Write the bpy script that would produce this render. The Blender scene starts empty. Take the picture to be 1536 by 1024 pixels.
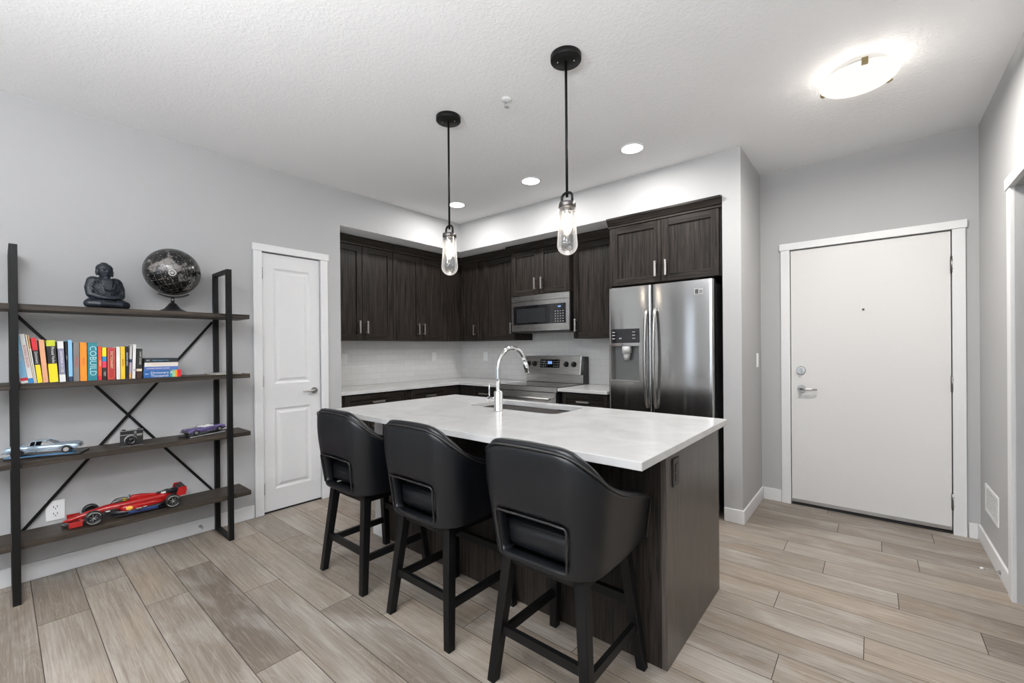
import bpy, bmesh, math, random
from mathutils import Vector, Matrix, Euler
PI = math.pi
random.seed(7)
SC = bpy.context.scene
COL = SC.collection

# ---------------------------------------------------------------- camera
F_PX, YAW, PITCH, ROLL, CY = 645.617, 0.69618, -0.0028, -0.00873, 523.98
d = Vector((-math.sin(YAW)*math.cos(PITCH), math.cos(YAW)*math.cos(PITCH), math.sin(PITCH)))
r0 = Vector((math.cos(YAW), math.sin(YAW), 0)); u0 = r0.cross(d)
r = r0*math.cos(ROLL)+u0*math.sin(ROLL); u = -r0*math.sin(ROLL)+u0*math.cos(ROLL)
cam = bpy.data.cameras.new('camera'); cam.sensor_width = 36; cam.lens = F_PX/1536*36
cam.shift_y = (CY-512)/1536; cam.clip_start = 0.02
co = bpy.data.objects.new('camera', cam); COL.objects.link(co)
co.matrix_world = Matrix(((r.x, u.x, -d.x, 3.67305), (r.y, u.y, -d.y, 0), (r.z, u.z, -d.z, 1.29186), (0, 0, 0, 1)))
SC.camera = co

# ---------------------------------------------------------------- world, light, exposure
SC.view_settings.view_transform = 'Standard'; SC.view_settings.look = 'None'
SC.view_settings.gamma = 1; SC.view_settings.use_curve_mapping = False
SC.view_settings.exposure = 0.0
SC.cycles.use_denoising = True
W = bpy.data.worlds.new('world'); SC.world = W; W.use_nodes = True
bg = W.node_tree.nodes['Background']; bg.inputs[0].default_value = (0.75, 0.87, 1, 1); bg.inputs[1].default_value = 2.0

def light(name, typ, loc, energy, color=(1, 1, 1), rot=(0, 0, 0), **kw):
    l = bpy.data.lights.new(name, typ); l.energy = energy; l.color = color
    for k, v in kw.items(): setattr(l, k, v)
    o = bpy.data.objects.new(name, l); o.location = loc; o.rotation_euler = rot; COL.objects.link(o); return o
# daylight entering by the living-room windows behind the camera
light('window_daylight', 'AREA', (0.66, -3.25, 1.35), 75, (0.84, 0.93, 1), (-PI/2, 0, 0), shape='RECTANGLE', size=0.24, size_y=1.9)
light('window_daylight', 'AREA', (2.70, -3.25, 1.35), 235, (0.86, 0.94, 1), (-PI/2-0.15, 0, 0), shape='RECTANGLE', size=2.3, size_y=1.9)
# added unseen uplights that brighten the ceiling, no known lamps
for lx, ly in ((2.5, -1.0), (3.7, -0.6)):
    light('ceiling_fill_uplight', 'AREA', (lx, ly, 1.85), 96, (0.96, 0.98, 1), (PI, 0, 0), shape='DISK', size=0.5)
# added fill lights below the ceiling behind the camera, no known fixtures
for lx, ly in ((2.3, -0.6), (3.5, -0.6), (2.3, -2.2), (3.5, -2.2)):
    light('rear_fill_light', 'AREA', (lx, ly, 2.70), 15, (0.97, 0.985, 1), (0, 0, 0), shape='DISK', size=0.45)

# ---------------------------------------------------------------- materials
def new_mat(name):
    m = bpy.data.materials.new(name); m.use_nodes = True
    return m, m.node_tree.nodes, m.node_tree.links, m.node_tree.nodes['Principled BSDF']
def pm(name, col, rough=0.5, metal=0.0, spec=0.5, coat=0.0, noise=0.04, nscale=30, bump=0.0, bscale=200, emit=None, es=0):
    m, n, l, b = new_mat(name)
    b.inputs['Roughness'].default_value = rough; b.inputs['Metallic'].default_value = metal
    b.inputs['Specular IOR Level'].default_value = spec; b.inputs['Coat Weight'].default_value = coat
    tc = n.new('ShaderNodeTexCoord'); nz = n.new('ShaderNodeTexNoise'); nz.inputs['Scale'].default_value = nscale
    l.new(tc.outputs['Object'], nz.inputs['Vector'])
    cr = n.new('ShaderNodeMix'); cr.data_type = 'RGBA'
    cr.inputs['A'].default_value = tuple(c*(1-noise) for c in col)+(1,); cr.inputs['B'].default_value = tuple(min(1, c*(1+noise)) for c in col)+(1,)
    l.new(nz.outputs['Fac'], cr.inputs['Factor']); l.new(cr.outputs['Result'], b.inputs['Base Color'])
    if bump:
        n2 = n.new('ShaderNodeTexNoise'); n2.inputs['Scale'].default_value = bscale; n2.inputs['Detail'].default_value = 3
        l.new(tc.outputs['Object'], n2.inputs['Vector'])
        bp = n.new('ShaderNodeBump'); bp.inputs['Strength'].default_value = bump; bp.inputs['Distance'].default_value = 0.002
        l.new(n2.outputs['Fac'], bp.inputs['Height']); l.new(bp.outputs['Normal'], b.inputs['Normal'])
    if emit:
        b.inputs['Emission Color'].default_value = emit+(1,); b.inputs['Emission Strength'].default_value = es
    return m
def wood(name, c0, c1, axis, rough=0.42, sc=70, coat=0.0, spec=0.5):
    """streaky grain running along the given axis of the object"""
    m, n, l, b = new_mat(name)
    tc = n.new('ShaderNodeTexCoord'); mp = n.new('ShaderNodeMapping')
    s = [sc, sc, sc]; s['xyz'.index(axis)] = sc*0.035
    mp.inputs['Scale'].default_value = s; l.new(tc.outputs['Object'], mp.inputs['Vector'])
    a = n.new('ShaderNodeTexNoise'); a.inputs['Scale'].default_value = 1; a.inputs['Detail'].default_value = 6; a.inputs['Roughness'].default_value = 0.7; a.inputs['Distortion'].default_value = 0.6
    l.new(mp.outputs[0], a.inputs['Vector'])
    r_ = n.new('ShaderNodeValToRGB'); r_.color_ramp.elements[0].position = 0.36; r_.color_ramp.elements[1].position = 0.68
    r_.color_ramp.elements[0].color = c0+(1,); r_.color_ramp.elements[1].color = c1+(1,)
    l.new(a.outputs['Fac'], r_.inputs[0]); l.new(r_.outputs[0], b.inputs['Base Color'])
    b.inputs['Roughness'].default_value = rough; b.inputs['Coat Weight'].default_value = coat; b.inputs['Specular IOR Level'].default_value = spec
    bp = n.new('ShaderNodeBump'); bp.inputs['Strength'].default_value = 0.25; bp.inputs['Distance'].default_value = 0.001
    l.new(a.outputs['Fac'], bp.inputs['Height']); l.new(bp.outputs['Normal'], b.inputs['Normal'])
    return m
def steel(name, col, rough, axis='x', var=0.12, aniso=0.0):
    m, n, l, b = new_mat(name)
    tc = n.new('ShaderNodeTexCoord'); mp = n.new('ShaderNodeMapping')
    s = [400, 400, 400]; s['xyz'.index(axis)] = 4
    mp.inputs['Scale'].default_value = s; l.new(tc.outputs['Object'], mp.inputs['Vector'])
    a = n.new('ShaderNodeTexNoise'); a.inputs['Scale'].default_value = 1; l.new(mp.outputs[0], a.inputs['Vector'])
    mr = n.new('ShaderNodeMapRange'); mr.inputs['To Min'].default_value = rough*(1-var); mr.inputs['To Max'].default_value = rough*(1+var)
    l.new(a.outputs['Fac'], mr.inputs['Value']); l.new(mr.outputs[0], b.inputs['Roughness'])
    b.inputs['Base Color'].default_value = col+(1,); b.inputs['Metallic'].default_value = 1
    if aniso:
        b.inputs['Anisotropic'].default_value = aniso; tg = n.new('ShaderNodeTangent'); tg.direction_type = 'RADIAL'; tg.axis = 'X'; b.inputs['Anisotropic Rotation'].default_value = 0.0; l.new(tg.outputs[0], b.inputs['Tangent'])
    bp = n.new('ShaderNodeBump'); bp.inputs['Strength'].default_value = 0.06; bp.inputs['Distance'].default_value = 0.0004
    l.new(a.outputs['Fac'], bp.inputs['Height']); l.new(bp.outputs['Normal'], b.inputs['Normal'])
    return m
def glass_mat(name, tint=(1, 1, 1), refl=0.12, milk=0.0):
    m, n, l, b = new_mat(name); n.remove(b)
    out = n['Material Output']; t = n.new('ShaderNodeBsdfTransparent'); t.inputs[0].default_value = tint+(1,)
    g = n.new('ShaderNodeBsdfGlossy'); g.inputs['Roughness'].default_value = 0.03
    f = n.new('ShaderNodeFresnel'); f.inputs[0].default_value = 1.5
    mx = n.new('ShaderNodeMixShader'); mt = n.new('ShaderNodeMath'); mt.operation = 'MULTIPLY_ADD'; mt.inputs[1].default_value = 0.9; mt.inputs[2].default_value = refl*0.3
    l.new(f.outputs[0], mt.inputs[0]); l.new(mt.outputs[0], mx.inputs[0]); l.new(t.outputs[0], mx.inputs[1]); l.new(g.outputs[0], mx.inputs[2])
    last = mx
    if milk:
        df = n.new('ShaderNodeBsdfTranslucent'); df.inputs[0].default_value = (0.95, 0.95, 0.97, 1)
        lw = n.new('ShaderNodeLayerWeight'); lw.inputs[0].default_value = 0.35
        mm = n.new('ShaderNodeMath'); mm.operation = 'MULTIPLY_ADD'; mm.inputs[1].default_value = 0.5; mm.inputs[2].default_value = milk
        l.new(lw.outputs['Facing'], mm.inputs[0])
        m2 = n.new('ShaderNodeMixShader'); l.new(mm.outputs[0], m2.inputs[0]); l.new(mx.outputs[0], m2.inputs[1]); l.new(df.outputs[0], m2.inputs[2]); last = m2
    l.new(last.outputs[0], out.inputs[0]); return m
def emis(name, col, s):
    m, n, l, b = new_mat(name); n.remove(b); e = n.new('ShaderNodeEmission'); e.inputs[0].default_value = col+(1,); e.inputs[1].default_value = s
    l.new(e.outputs[0], n['Material Output'].inputs[0]); return m

def ceiling_mat():
    m, n, l, b = new_mat('textured ceiling paint')
    b.inputs['Base Color'].default_value = (0.84, 0.84, 0.845, 1); b.inputs['Roughness'].default_value = 0.9
    tc = n.new('ShaderNodeTexCoord'); a = n.new('ShaderNodeTexNoise'); a.inputs['Scale'].default_value = 55; a.inputs['Detail'].default_value = 3; a.inputs['Distortion'].default_value = 0.8
    l.new(tc.outputs['Object'], a.inputs['Vector'])
    cr = n.new('ShaderNodeValToRGB'); cr.color_ramp.elements[0].position = 0.45; cr.color_ramp.elements[1].position = 0.6; l.new(a.outputs['Fac'], cr.inputs[0])
    bp = n.new('ShaderNodeBump'); bp.inputs['Strength'].default_value = 0.22; bp.inputs['Distance'].default_value = 0.003
    l.new(cr.outputs[0], bp.inputs['Height']); l.new(bp.outputs['Normal'], b.inputs['Normal']); return m
def floor_mat():
    m, n, l, b = new_mat('oak plank')
    tc = n.new('ShaderNodeTexCoord'); at = n.new('ShaderNodeAttribute'); at.attribute_name = 'plank'
    sx = n.new('ShaderNodeSeparateColor'); l.new(at.outputs['Color'], sx.inputs[0])
    off = n.new('ShaderNodeCombineXYZ')
    for i, k in enumerate((37.0, 91.0)):
        q = n.new('ShaderNodeMath'); q.operation = 'MULTIPLY'; q.inputs[1].default_value = k; l.new(sx.outputs[1], q.inputs[0]); l.new(q.outputs[0], off.inputs[i])
    ad = n.new('ShaderNodeVectorMath'); l.new(tc.outputs['Object'], ad.inputs[0]); l.new(off.outputs[0], ad.inputs[1])
    def noise(scale, detail, dist, rough=0.6):
        mp = n.new('ShaderNodeMapping'); mp.inputs['Scale'].default_value = scale; l.new(ad.outputs[0], mp.inputs['Vector'])
        a = n.new('ShaderNodeTexNoise'); a.inputs['Scale'].default_value = 1; a.inputs['Detail'].default_value = detail; a.inputs['Distortion'].default_value = dist; a.inputs['Roughness'].default_value = rough
        l.new(mp.outputs[0], a.inputs['Vector']); return a
    fine = noise((3.2, 120, 1), 6, 0.4, 0.75); mid = noise((1.3, 22, 1), 5, 1.2, 0.65); blot = noise((1.6, 4.5, 1), 3, 0.6); hue = noise((0.9, 2.2, 1), 2, 0.3)
    mpw = n.new('ShaderNodeMapping'); mpw.inputs['Scale'].default_value = (1.1, 11, 1); l.new(ad.outputs[0], mpw.inputs['Vector'])
    wv = n.new('ShaderNodeTexNoise'); wv.inputs['Scale'].default_value = 1.0; wv.inputs['Detail'].default_value = 1; l.new(mpw.outputs[0], wv.inputs['Vector'])
    rg = n.new('ShaderNodeMath'); rg.operation = 'MULTIPLY'; rg.inputs[1].default_value = 26; l.new(wv.outputs['Fac'], rg.inputs[0])
    sn = n.new('ShaderNodeMath'); sn.operation = 'PINGPONG'; sn.inputs[1].default_value = 0.5; l.new(rg.outputs[0], sn.inputs[0])
    def mix(a, bb, f, mode='MIX'):
        x = n.new('ShaderNodeMix'); x.data_type = 'RGBA'; x.blend_type = mode
        for s, v in (('A', a), ('B', bb), ('Factor', f)):
            if isinstance(v, (tuple, float, int)): x.inputs[s].default_value = v
            else: l.new(v, x.inputs[s])
        return x.outputs['Result']
    def ramp(v, p0, p1, v0=0.0, v1=1.0):
        mr = n.new('ShaderNodeMapRange'); mr.inputs['From Min'].default_value = p0; mr.inputs['From Max'].default_value = p1
        mr.inputs['To Min'].default_value = v0; mr.inputs['To Max'].default_value = v1; l.new(v, mr.inputs['Value']); return mr.outputs[0]
    base = mix((0.135, 0.108, 0.086, 1), (0.325, 0.28, 0.235, 1), ramp(sx.outputs[0], 0, 1))
    c = mix(base, (0.36, 0.27, 0.19, 1), ramp(hue.outputs['Fac'], 0.48, 0.66, 0, 0.40))
    c = mix(c, (0.12, 0.09, 0.066, 1), ramp(mid.outputs['Fac'], 0.47, 0.72, 0, 0.60))
    c = mix(c, (0.46, 0.43, 0.40, 1), ramp(blot.outputs['Fac'], 0.48, 0.70, 0, 0.55))
    c = mix(c, (0.15, 0.115, 0.09, 1), ramp(fine.outputs['Fac'], 0.5, 0.68, 0, 0.75))
    c = mix(c, (0.50, 0.47, 0.43, 1), ramp(fine.outputs['Fac'], 0.48, 0.30, 0, 0.42))
    c = mix(c, (0.55, 0.50, 0.43, 1), ramp(sn.outputs[0], 0.36, 0.5, 0, 0.13))
    l.new(c, b.inputs['Base Color']); b.inputs['Roughness'].default_value = 0.42
    bp = n.new('ShaderNodeBump'); bp.inputs['Strength'].default_value = 0.15; bp.inputs['Distance'].default_value = 0.001
    l.new(fine.outputs['Fac'], bp.inputs['Height']); l.new(bp.outputs['Normal'], b.inputs['Normal']); return m
def tile_mat():
    m, n, l, b = new_mat('subway tile')
    tc = n.new('ShaderNodeTexCoord'); sp = n.new('ShaderNodeSeparateXYZ'); l.new(tc.outputs['Object'], sp.inputs[0])
    s = n.new('ShaderNodeMath'); s.operation = 'ADD'; l.new(sp.outputs[0], s.inputs[0]); l.new(sp.outputs[1], s.inputs[1])
    cb = n.new('ShaderNodeCombineXYZ'); l.new(s.outputs[0], cb.inputs[0]); l.new(sp.outputs[2], cb.inputs[1])
    br = n.new('ShaderNodeTexBrick'); br.inputs['Scale'].default_value = 1; br.inputs['Brick Width'].default_value = 0.152; br.inputs['Row Height'].default_value = 0.0686
    br.inputs['Mortar Size'].default_value = 0.0022; br.inputs['Mortar Smooth'].default_value = 0.2; br.inputs['Bias'].default_value = -0.3
    br.inputs['Color1'].default_value = (0.76, 0.75, 0.74, 1); br.inputs['Color2'].default_value = (0.81, 0.80, 0.79, 1); br.inputs['Mortar'].default_value = (0.67, 0.66, 0.65, 1)
    l.new(cb.outputs[0], br.inputs['Vector']); l.new(br.outputs['Color'], b.inputs['Base Color']); b.inputs['Roughness'].default_value = 0.25
    bp = n.new('ShaderNodeBump'); bp.invert = True; bp.inputs['Strength'].default_value = 0.3; bp.inputs['Distance'].default_value = 0.002
    l.new(br.outputs['Fac'], bp.inputs['Height']); l.new(bp.outputs['Normal'], b.inputs['Normal']); return m
def quartz_mat():
    m, n, l, b = new_mat('white quartz')
    tc = n.new('ShaderNodeTexCoord'); a = n.new('ShaderNodeTexNoise'); a.inputs['Scale'].default_value = 5; a.inputs['Detail'].default_value = 8; a.inputs['Distortion'].default_value = 1.2
    l.new(tc.outputs['Object'], a.inputs['Vector'])
    cr = n.new('ShaderNodeValToRGB'); e = cr.color_ramp.elements; e[0].position = 0.3; e[0].color = (0.51, 0.505, 0.50, 1); e[1].position = 0.62; e[1].color = (0.575, 0.57, 0.565, 1)
    l.new(a.outputs['Fac'], cr.inputs[0])
    v = n.new('ShaderNodeTexNoise'); v.inputs['Scale'].default_value = 260; v.inputs['Detail'].default_value = 2; l.new(tc.outputs['Object'], v.inputs['Vector'])
    mr = n.new('ShaderNodeMapRange'); mr.inputs['From Min'].default_value = 0.58; mr.inputs['From Max'].default_value = 0.75; mr.inputs['To Max'].default_value = 0.5; l.new(v.outputs['Fac'], mr.inputs['Value'])
    mx = n.new('ShaderNodeMix'); mx.data_type = 'RGBA'; mx.inputs['B'].default_value = (0.5, 0.49, 0.48, 1); l.new(cr.outputs[0], mx.inputs['A']); l.new(mr.outputs[0], mx.inputs['Factor'])
    l.new(mx.outputs['Result'], b.inputs['Base Color']); b.inputs['Roughness'].default_value = 0.16; return m
def globe_mat():
    m, n, l, b = new_mat('dark globe map')
    tc = n.new('ShaderNodeTexCoord'); a = n.new('ShaderNodeTexNoise'); a.inputs['Scale'].default_value = 7.5; a.inputs['Detail'].default_value = 5; l.new(tc.outputs['Object'], a.inputs['Vector'])
    cr = n.new('ShaderNodeValToRGB'); e = cr.color_ramp.elements; e[0].position = 0.555; e[0].color = (0.004, 0.004, 0.0045, 1); e[1].position = 0.60; e[1].color = (0.20, 0.185, 0.175, 1)
    l.new(a.outputs['Fac'], cr.inputs[0])
    # meridians and parallels
    sp = n.new('ShaderNodeSeparateXYZ'); l.new(tc.outputs['Object'], sp.inputs[0])
    def op(o, x, y=None, v=None):
        q = n.new('ShaderNodeMath'); q.operation = o
        l.new(x, q.inputs[0])
        if y is not None: l.new(y, q.inputs[1])
        if v is not None: q.inputs[1].default_value = v
        return q.outputs[0]
    lon = op('ARCTAN2', sp.outputs[1], sp.outputs[0])
    f1 = op('LESS_THAN', op('ABSOLUTE', op('SUBTRACT', op('FRACT', op('MULTIPLY', lon, v=3.8197)), v=0.5)), v=0.03)
    f2 = op('LESS_THAN', op('ABSOLUTE', op('SUBTRACT', op('FRACT', op('MULTIPLY', sp.outputs[2], v=26.0)), v=0.5)), v=0.035)
    mx = n.new('ShaderNodeMix'); mx.data_type = 'RGBA'; mx.inputs['B'].default_value = (0.055, 0.053, 0.05, 1)
    l.new(cr.outputs[0], mx.inputs['A']); l.new(op('MAXIMUM', f1, f2), mx.inputs['Factor'])
    w = n.new('ShaderNodeTexNoise'); w.inputs['Scale'].default_value = 130; w.inputs['Detail'].default_value = 1; l.new(tc.outputs['Object'], w.inputs['Vector'])
    sk = op('GREATER_THAN', w.outputs['Fac'], v=0.69)
    m3 = n.new('ShaderNodeMix'); m3.data_type = 'RGBA'; m3.inputs['B'].default_value = (0.35, 0.34, 0.33, 1)
    l.new(mx.outputs['Result'], m3.inputs['A']); l.new(sk, m3.inputs['Factor'])
    l.new(m3.outputs['Result'], b.inputs['Base Color']); b.inputs['Roughness'].default_value = 0.22; return m

M = {}
M['wall'] = pm('grey wall paint', (0.445, 0.444, 0.447), 0.85, noise=0.01, bump=0.08, bscale=350)
M['walll'] = M['wall']
M['ceiling'] = ceiling_mat()
M['floor'] = floor_mat()
M['gap'] = pm('plank gap', (0.05, 0.04, 0.032), 0.9)
M['tile'] = tile_mat()
M['quartz'] = quartz_mat()
M['white'] = pm('white trim paint', (0.74, 0.74, 0.745), 0.4, noise=0.01)
M['doorpaint'] = pm('white door paint', (0.72, 0.72, 0.725), 0.42, noise=0.01)
M['entrypaint'] = pm('entry door paint', (0.70, 0.69, 0.68), 0.5, noise=0.01)
M['cab'] = wood('dark stained wood vertical', (0.0035, 0.003, 0.0026), (0.046, 0.037, 0.031), 'z', spec=0.2)
M['cabx'] = wood('dark stained wood horizontal', (0.0035, 0.003, 0.0026), (0.046, 0.037, 0.031), 'x', spec=0.2)
M['endpanel'] = wood('brown island panel', (0.040, 0.033, 0.028), (0.105, 0.087, 0.074), 'z', rough=0.33, spec=0.6, sc=90)
M['inner'] = pm('cabinet shadow gap', (0.012, 0.011, 0.010), 0.8)
M['steel'] = steel('brushed stainless', (0.52, 0.515, 0.51), 0.13, 'z', aniso=0.85)
M['steelx'] = steel('brushed stainless horizontal', (0.60, 0.595, 0.585), 0.28, 'x')
M['sinksteel'] = steel('sink steel', (0.78, 0.76, 0.74), 0.5, 'x')
M['chrome'] = pm('chrome', (0.85, 0.86, 0.87), 0.06, 1.0, noise=0)
M['nickel'] = pm('satin nickel', (0.45, 0.44, 0.43), 0.3, 1.0, noise=0.02)
M['hinge'] = pm('grey hinge steel', (0.22, 0.215, 0.21), 0.38, 1.0, noise=0.02)
M['pull'] = pm('brushed nickel pull', (0.62, 0.59, 0.56), 0.33, 1.0, noise=0.02)
M['black'] = pm('black plastic', (0.009, 0.009, 0.010), 0.35)
M['blackglass'] = pm('black glass', (0.006, 0.006, 0.008), 0.05, coat=0.5)
M['blackmetal'] = pm('black powder coated metal', (0.005, 0.005, 0.005), 0.45, spec=0.25)
M['leather'] = pm('black faux leather', (0.0042, 0.005, 0.0068), 0.33, bump=0.08, bscale=450, spec=0.40)
M['piping'] = pm('dark leather piping', (0.014, 0.013, 0.013), 0.45)
M['blackwood'] = pm('black painted wood', (0.0035, 0.0035, 0.0038), 0.42, spec=0.25)
M['shelfwood'] = wood('dark shelf wood', (0.016, 0.012, 0.009), (0.075, 0.058, 0.045), 'y', rough=0.5, spec=0.3, sc=60)
M['glass'] = glass_mat('clear lamp glass', refl=0.15, milk=0.03)
M['winglass'] = glass_mat('window glass', refl=0.05)
M['bulb'] = emis('lit filament bulb', (1, 0.86, 0.68), 12)
M['pot'] = emis('lit led disc', (1, 0.98, 0.95), 14)
M['dome'] = emis('lit frosted dome', (1, 0.95, 0.86), 1.15)
M['brass'] = pm('brass clip', (0.35, 0.28, 0.15), 0.35, 1)
M['statue'] = pm('blue black stone', (0.010, 0.015, 0.023), 0.38, noise=0.5, nscale=25, bump=0.4, bscale=60)
M['globe'] = globe_mat()
M['paper'] = pm('page paper', (0.62, 0.58, 0.5), 0.9)
M['display'] = pm('blue lit display', (0.01, 0.012, 0.03), 0.1, emit=(0.25, 0.45, 1.0), es=0.9)
M['legend'] = pm('panel lettering', (0.55, 0.55, 0.55), 0.6)
M['greydark'] = pm('dark grey plastic', (0.06, 0.06, 0.062), 0.4)
M['cavity'] = pm('dispenser grey', (0.22, 0.22, 0.22), 0.35, 0.6)
M['clearpl'] = pm('clear plastic', (0.5, 0.5, 0.5), 0.15)
def colm(name, c, rough=0.5, **k):
    if name not in M: M[name] = pm(name, c, rough, **k)
    return M[name]

# ---------------------------------------------------------------- geometry helpers
class MB:
    def __init__(s): s.bm = bmesh.new(); s.mats = []; s.cur = 0
    def use(s, m):
        if m not in s.mats: s.mats.append(m)
        s.cur = s.mats.index(m); return s
    def _fin(s, vs, faces, mat=None, smooth=False):
        if mat is not None: bmesh.ops.transform(s.bm, matrix=mat, verts=vs)
        for f in faces: f.material_index = s.cur; f.smooth = smooth
    def box(s, x0, x1, y0, y1, z0, z1, bev=0.0, mat=None, seg=2):
        g = bmesh.ops.create_cube(s.bm, size=1)
        bmesh.ops.transform(s.bm, matrix=Matrix.Translation(((x0+x1)/2, (y0+y1)/2, (z0+z1)/2)) @ Matrix.Diagonal((abs(x1-x0), abs(y1-y0), abs(z1-z0), 1)), verts=g['verts'])
        vs = g['verts']; fs = set(f for v in vs for f in v.link_faces)
        if bev:
            es = list(set(e for v in vs for e in v.link_edges))
            q = bmesh.ops.bevel(s.bm, geom=es, offset=bev, segments=seg, profile=0.5, affect='EDGES')
            fs = set(f for v in q['verts'] for f in v.link_faces) | set(f for f in q['faces'])
            vs = list(set(v for f in fs for v in f.verts))
            # include faces that were not touched
            fs = set(f for v in vs for f in v.link_faces)
        s._fin(list(vs), fs, mat, False); return s
    def cyl(s, p0, p1, r0, r1=None, seg=20, smooth=True, caps=True):
        p0 = Vector(p0); p1 = Vector(p1); r1 = r0 if r1 is None else r1
        ax = (p1-p0); L = ax.length
        g = bmesh.ops.create_cone(s.bm, cap_ends=caps, segments=seg, radius1=r0, radius2=max(r1, 1e-5), depth=L)
        vs = g['verts']; q = ax.to_track_quat('Z', 'Y').to_matrix().to_4x4()
        bmesh.ops.transform(s.bm, matrix=Matrix.Translation((p0+p1)/2) @ q, verts=vs)
        fs = set(f for v in vs for f in v.link_faces)
        for f in fs: f.material_index = s.cur; f.smooth = smooth and len(f.verts) == 4
        return s
    def sph(s, c, rad, seg=24, rings=14, mat=None):
        g = bmesh.ops.create_uvsphere(s.bm, u_segments=seg, v_segments=rings, radius=1)
        vs = g['verts']; R = rad if hasattr(rad, '__len__') else (rad,)*3
        bmesh.ops.transform(s.bm, matrix=Matrix.Translation(c) @ (mat or Matrix.Identity(4)) @ Matrix.Diagonal((R[0], R[1], R[2], 1)), verts=vs)
        s._fin(vs, set(f for v in vs for f in v.link_faces), None, True); return s
    def tube(s, pts, rad, seg=10, closed=False, caps=True):
        pts = [Vector(p) for p in pts]; n = len(pts); rings = []
        rad = rad if hasattr(rad, '__len__') else [rad]*n
        up = None
        for i, p in enumerate(pts):
            if closed: t = (pts[(i+1) % n]-pts[i-1]).normalized()
            else: t = (pts[min(i+1, n-1)]-pts[max(i-1, 0)]).normalized()
            if up is None:
                up = Vector((0, 0, 1)) if abs(t.z) < 0.9 else Vector((1, 0, 0))
            a = (up-t*up.dot(t)).normalized(); up = a; b = t.cross(a)
            rings.append([s.bm.verts.new(p+(a*math.cos(2*PI*k/seg)+b*math.sin(2*PI*k/seg))*rad[i]) for k in range(seg)])
        for i in range(n if closed else n-1):
            A = rings[i]; B = rings[(i+1) % n]
            for k in range(seg):
                f = s.bm.faces.new((A[k], A[(k+1) % seg], B[(k+1) % seg], B[k])); f.smooth = True; f.material_index = s.cur
        if caps and not closed:
            for R in (rings[0][::-1], rings[-1]):
                f = s.bm.faces.new(R); f.material_index = s.cur
        return s
    def lathe(s, prof, c=(0, 0, 0), seg=32, mat=None):
        rings = []; mat = mat or Matrix.Identity(4); c = Vector(c)
        for (rr, z) in prof:
            rings.append([s.bm.verts.new(c+(mat @ Vector((rr*math.cos(2*PI*k/seg), rr*math.sin(2*PI*k/seg), z)))) for k in range(seg)])
        for A, B in zip(rings, rings[1:]):
            for k in range(seg):
                f = s.bm.faces.new((A[k], A[(k+1) % seg], B[(k+1) % seg], B[k])); f.smooth = True; f.material_index = s.cur
        return s
    def prism(s, poly, z0, z1, mat=None, axis='z'):
        """poly: list of 2D points extruded; axis z -> (x,y), y -> (x,z), x -> (y,z)"""
        def P(a, b, t): return {'z': (a, b, t), 'y': (a, t, b), 'x': (t, a, b)}[axis]
        A = [s.bm.verts.new(P(a, b, z0)) for a, b in poly]; B = [s.bm.verts.new(P(a, b, z1)) for a, b in poly]
        fs = [s.bm.faces.new(A[::-1]), s.bm.faces.new(B)]
        n = len(poly)
        for i in range(n): fs.append(s.bm.faces.new((A[i], A[(i+1) % n], B[(i+1) % n], B[i])))
        s._fin(A+B, fs, mat, False); return s
    def build(s, name, parent=None, loc=(0, 0, 0), rot=(0, 0, 0), mods=()):
        bmesh.ops.recalc_face_normals(s.bm, faces=s.bm.faces[:])
        me = bpy.data.meshes.new(name); s.bm.to_mesh(me); s.bm.free()
        for m in s.mats: me.materials.append(m)
        o = bpy.data.objects.new(name, me); COL.objects.link(o); o.location = loc; o.rotation_euler = rot
        if parent is not None: o.parent = parent
        for k in mods:
            if k[0] == 'subsurf': q = o.modifiers.new('s', 'SUBSURF'); q.levels = k[1]; q.render_levels = k[1]
            if k[0] == 'bevel': q = o.modifiers.new('b', 'BEVEL'); q.width = k[1]; q.segments = k[2]; q.limit_method = 'ANGLE'; q.angle_limit = 0.7
            if k[0] == 'skin': pass
        return o
def mb(m): return MB().use(m)
def thing(name, label, cat, loc=(0, 0, 0), rz=0.0, group=None, rot=None):
    o = bpy.data.objects.new(name, None); COL.objects.link(o); o.location = loc
    o.rotation_euler = rot or (0, 0, rz); o.empty_display_size = 0.1
    return tag(o, label, cat, group)
def tag(o, label, cat, group=None):
    o['label'] = label; o['category'] = cat
    if group: o['group'] = group
    return o
def struct(o, label=None):
    o['kind'] = 'structure'
    if label: o['label'] = label
    return o
def lab(o, t): o['label'] = t; return o
def text(name, s, size, mat, parent, loc, rot=(0, 0, 0), ext=0.0004, sx=1.0, align='CENTER'):
    c = bpy.data.curves.new(name, 'FONT'); c.body = s; c.size = size; c.extrude = ext; c.align_x = align; c.align_y = 'CENTER'; c.resolution_u = 2
    t = bpy.data.objects.new('tmp', c); me = bpy.data.meshes.new_from_object(t); bpy.data.objects.remove(t); bpy.data.curves.remove(c)
    me.materials.clear(); me.materials.append(mat)
    o = bpy.data.objects.new(name, me); COL.objects.link(o); o.parent = parent; o.location = loc; o.rotation_euler = rot; o.scale = (sx, 1, 1); return o
def copy_thing(src, loc, rz, label, group=None):
    def rec(o, parent):
        c = o.copy(); COL.objects.link(c)
        if parent is not None: c.parent = parent
        for ch in o.children: rec(ch, c)
        return c
    c = rec(src, None); c.location = loc; c.rotation_euler = (0, 0, rz); c['label'] = label
    if group: c['group'] = group
    return c

# ================================================================= ROOM SHELL
CEIL = 2.74; YB = 3.462; YE = 4.17; XR = 4.222; KX = -0.61; KY = 4.07
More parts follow.
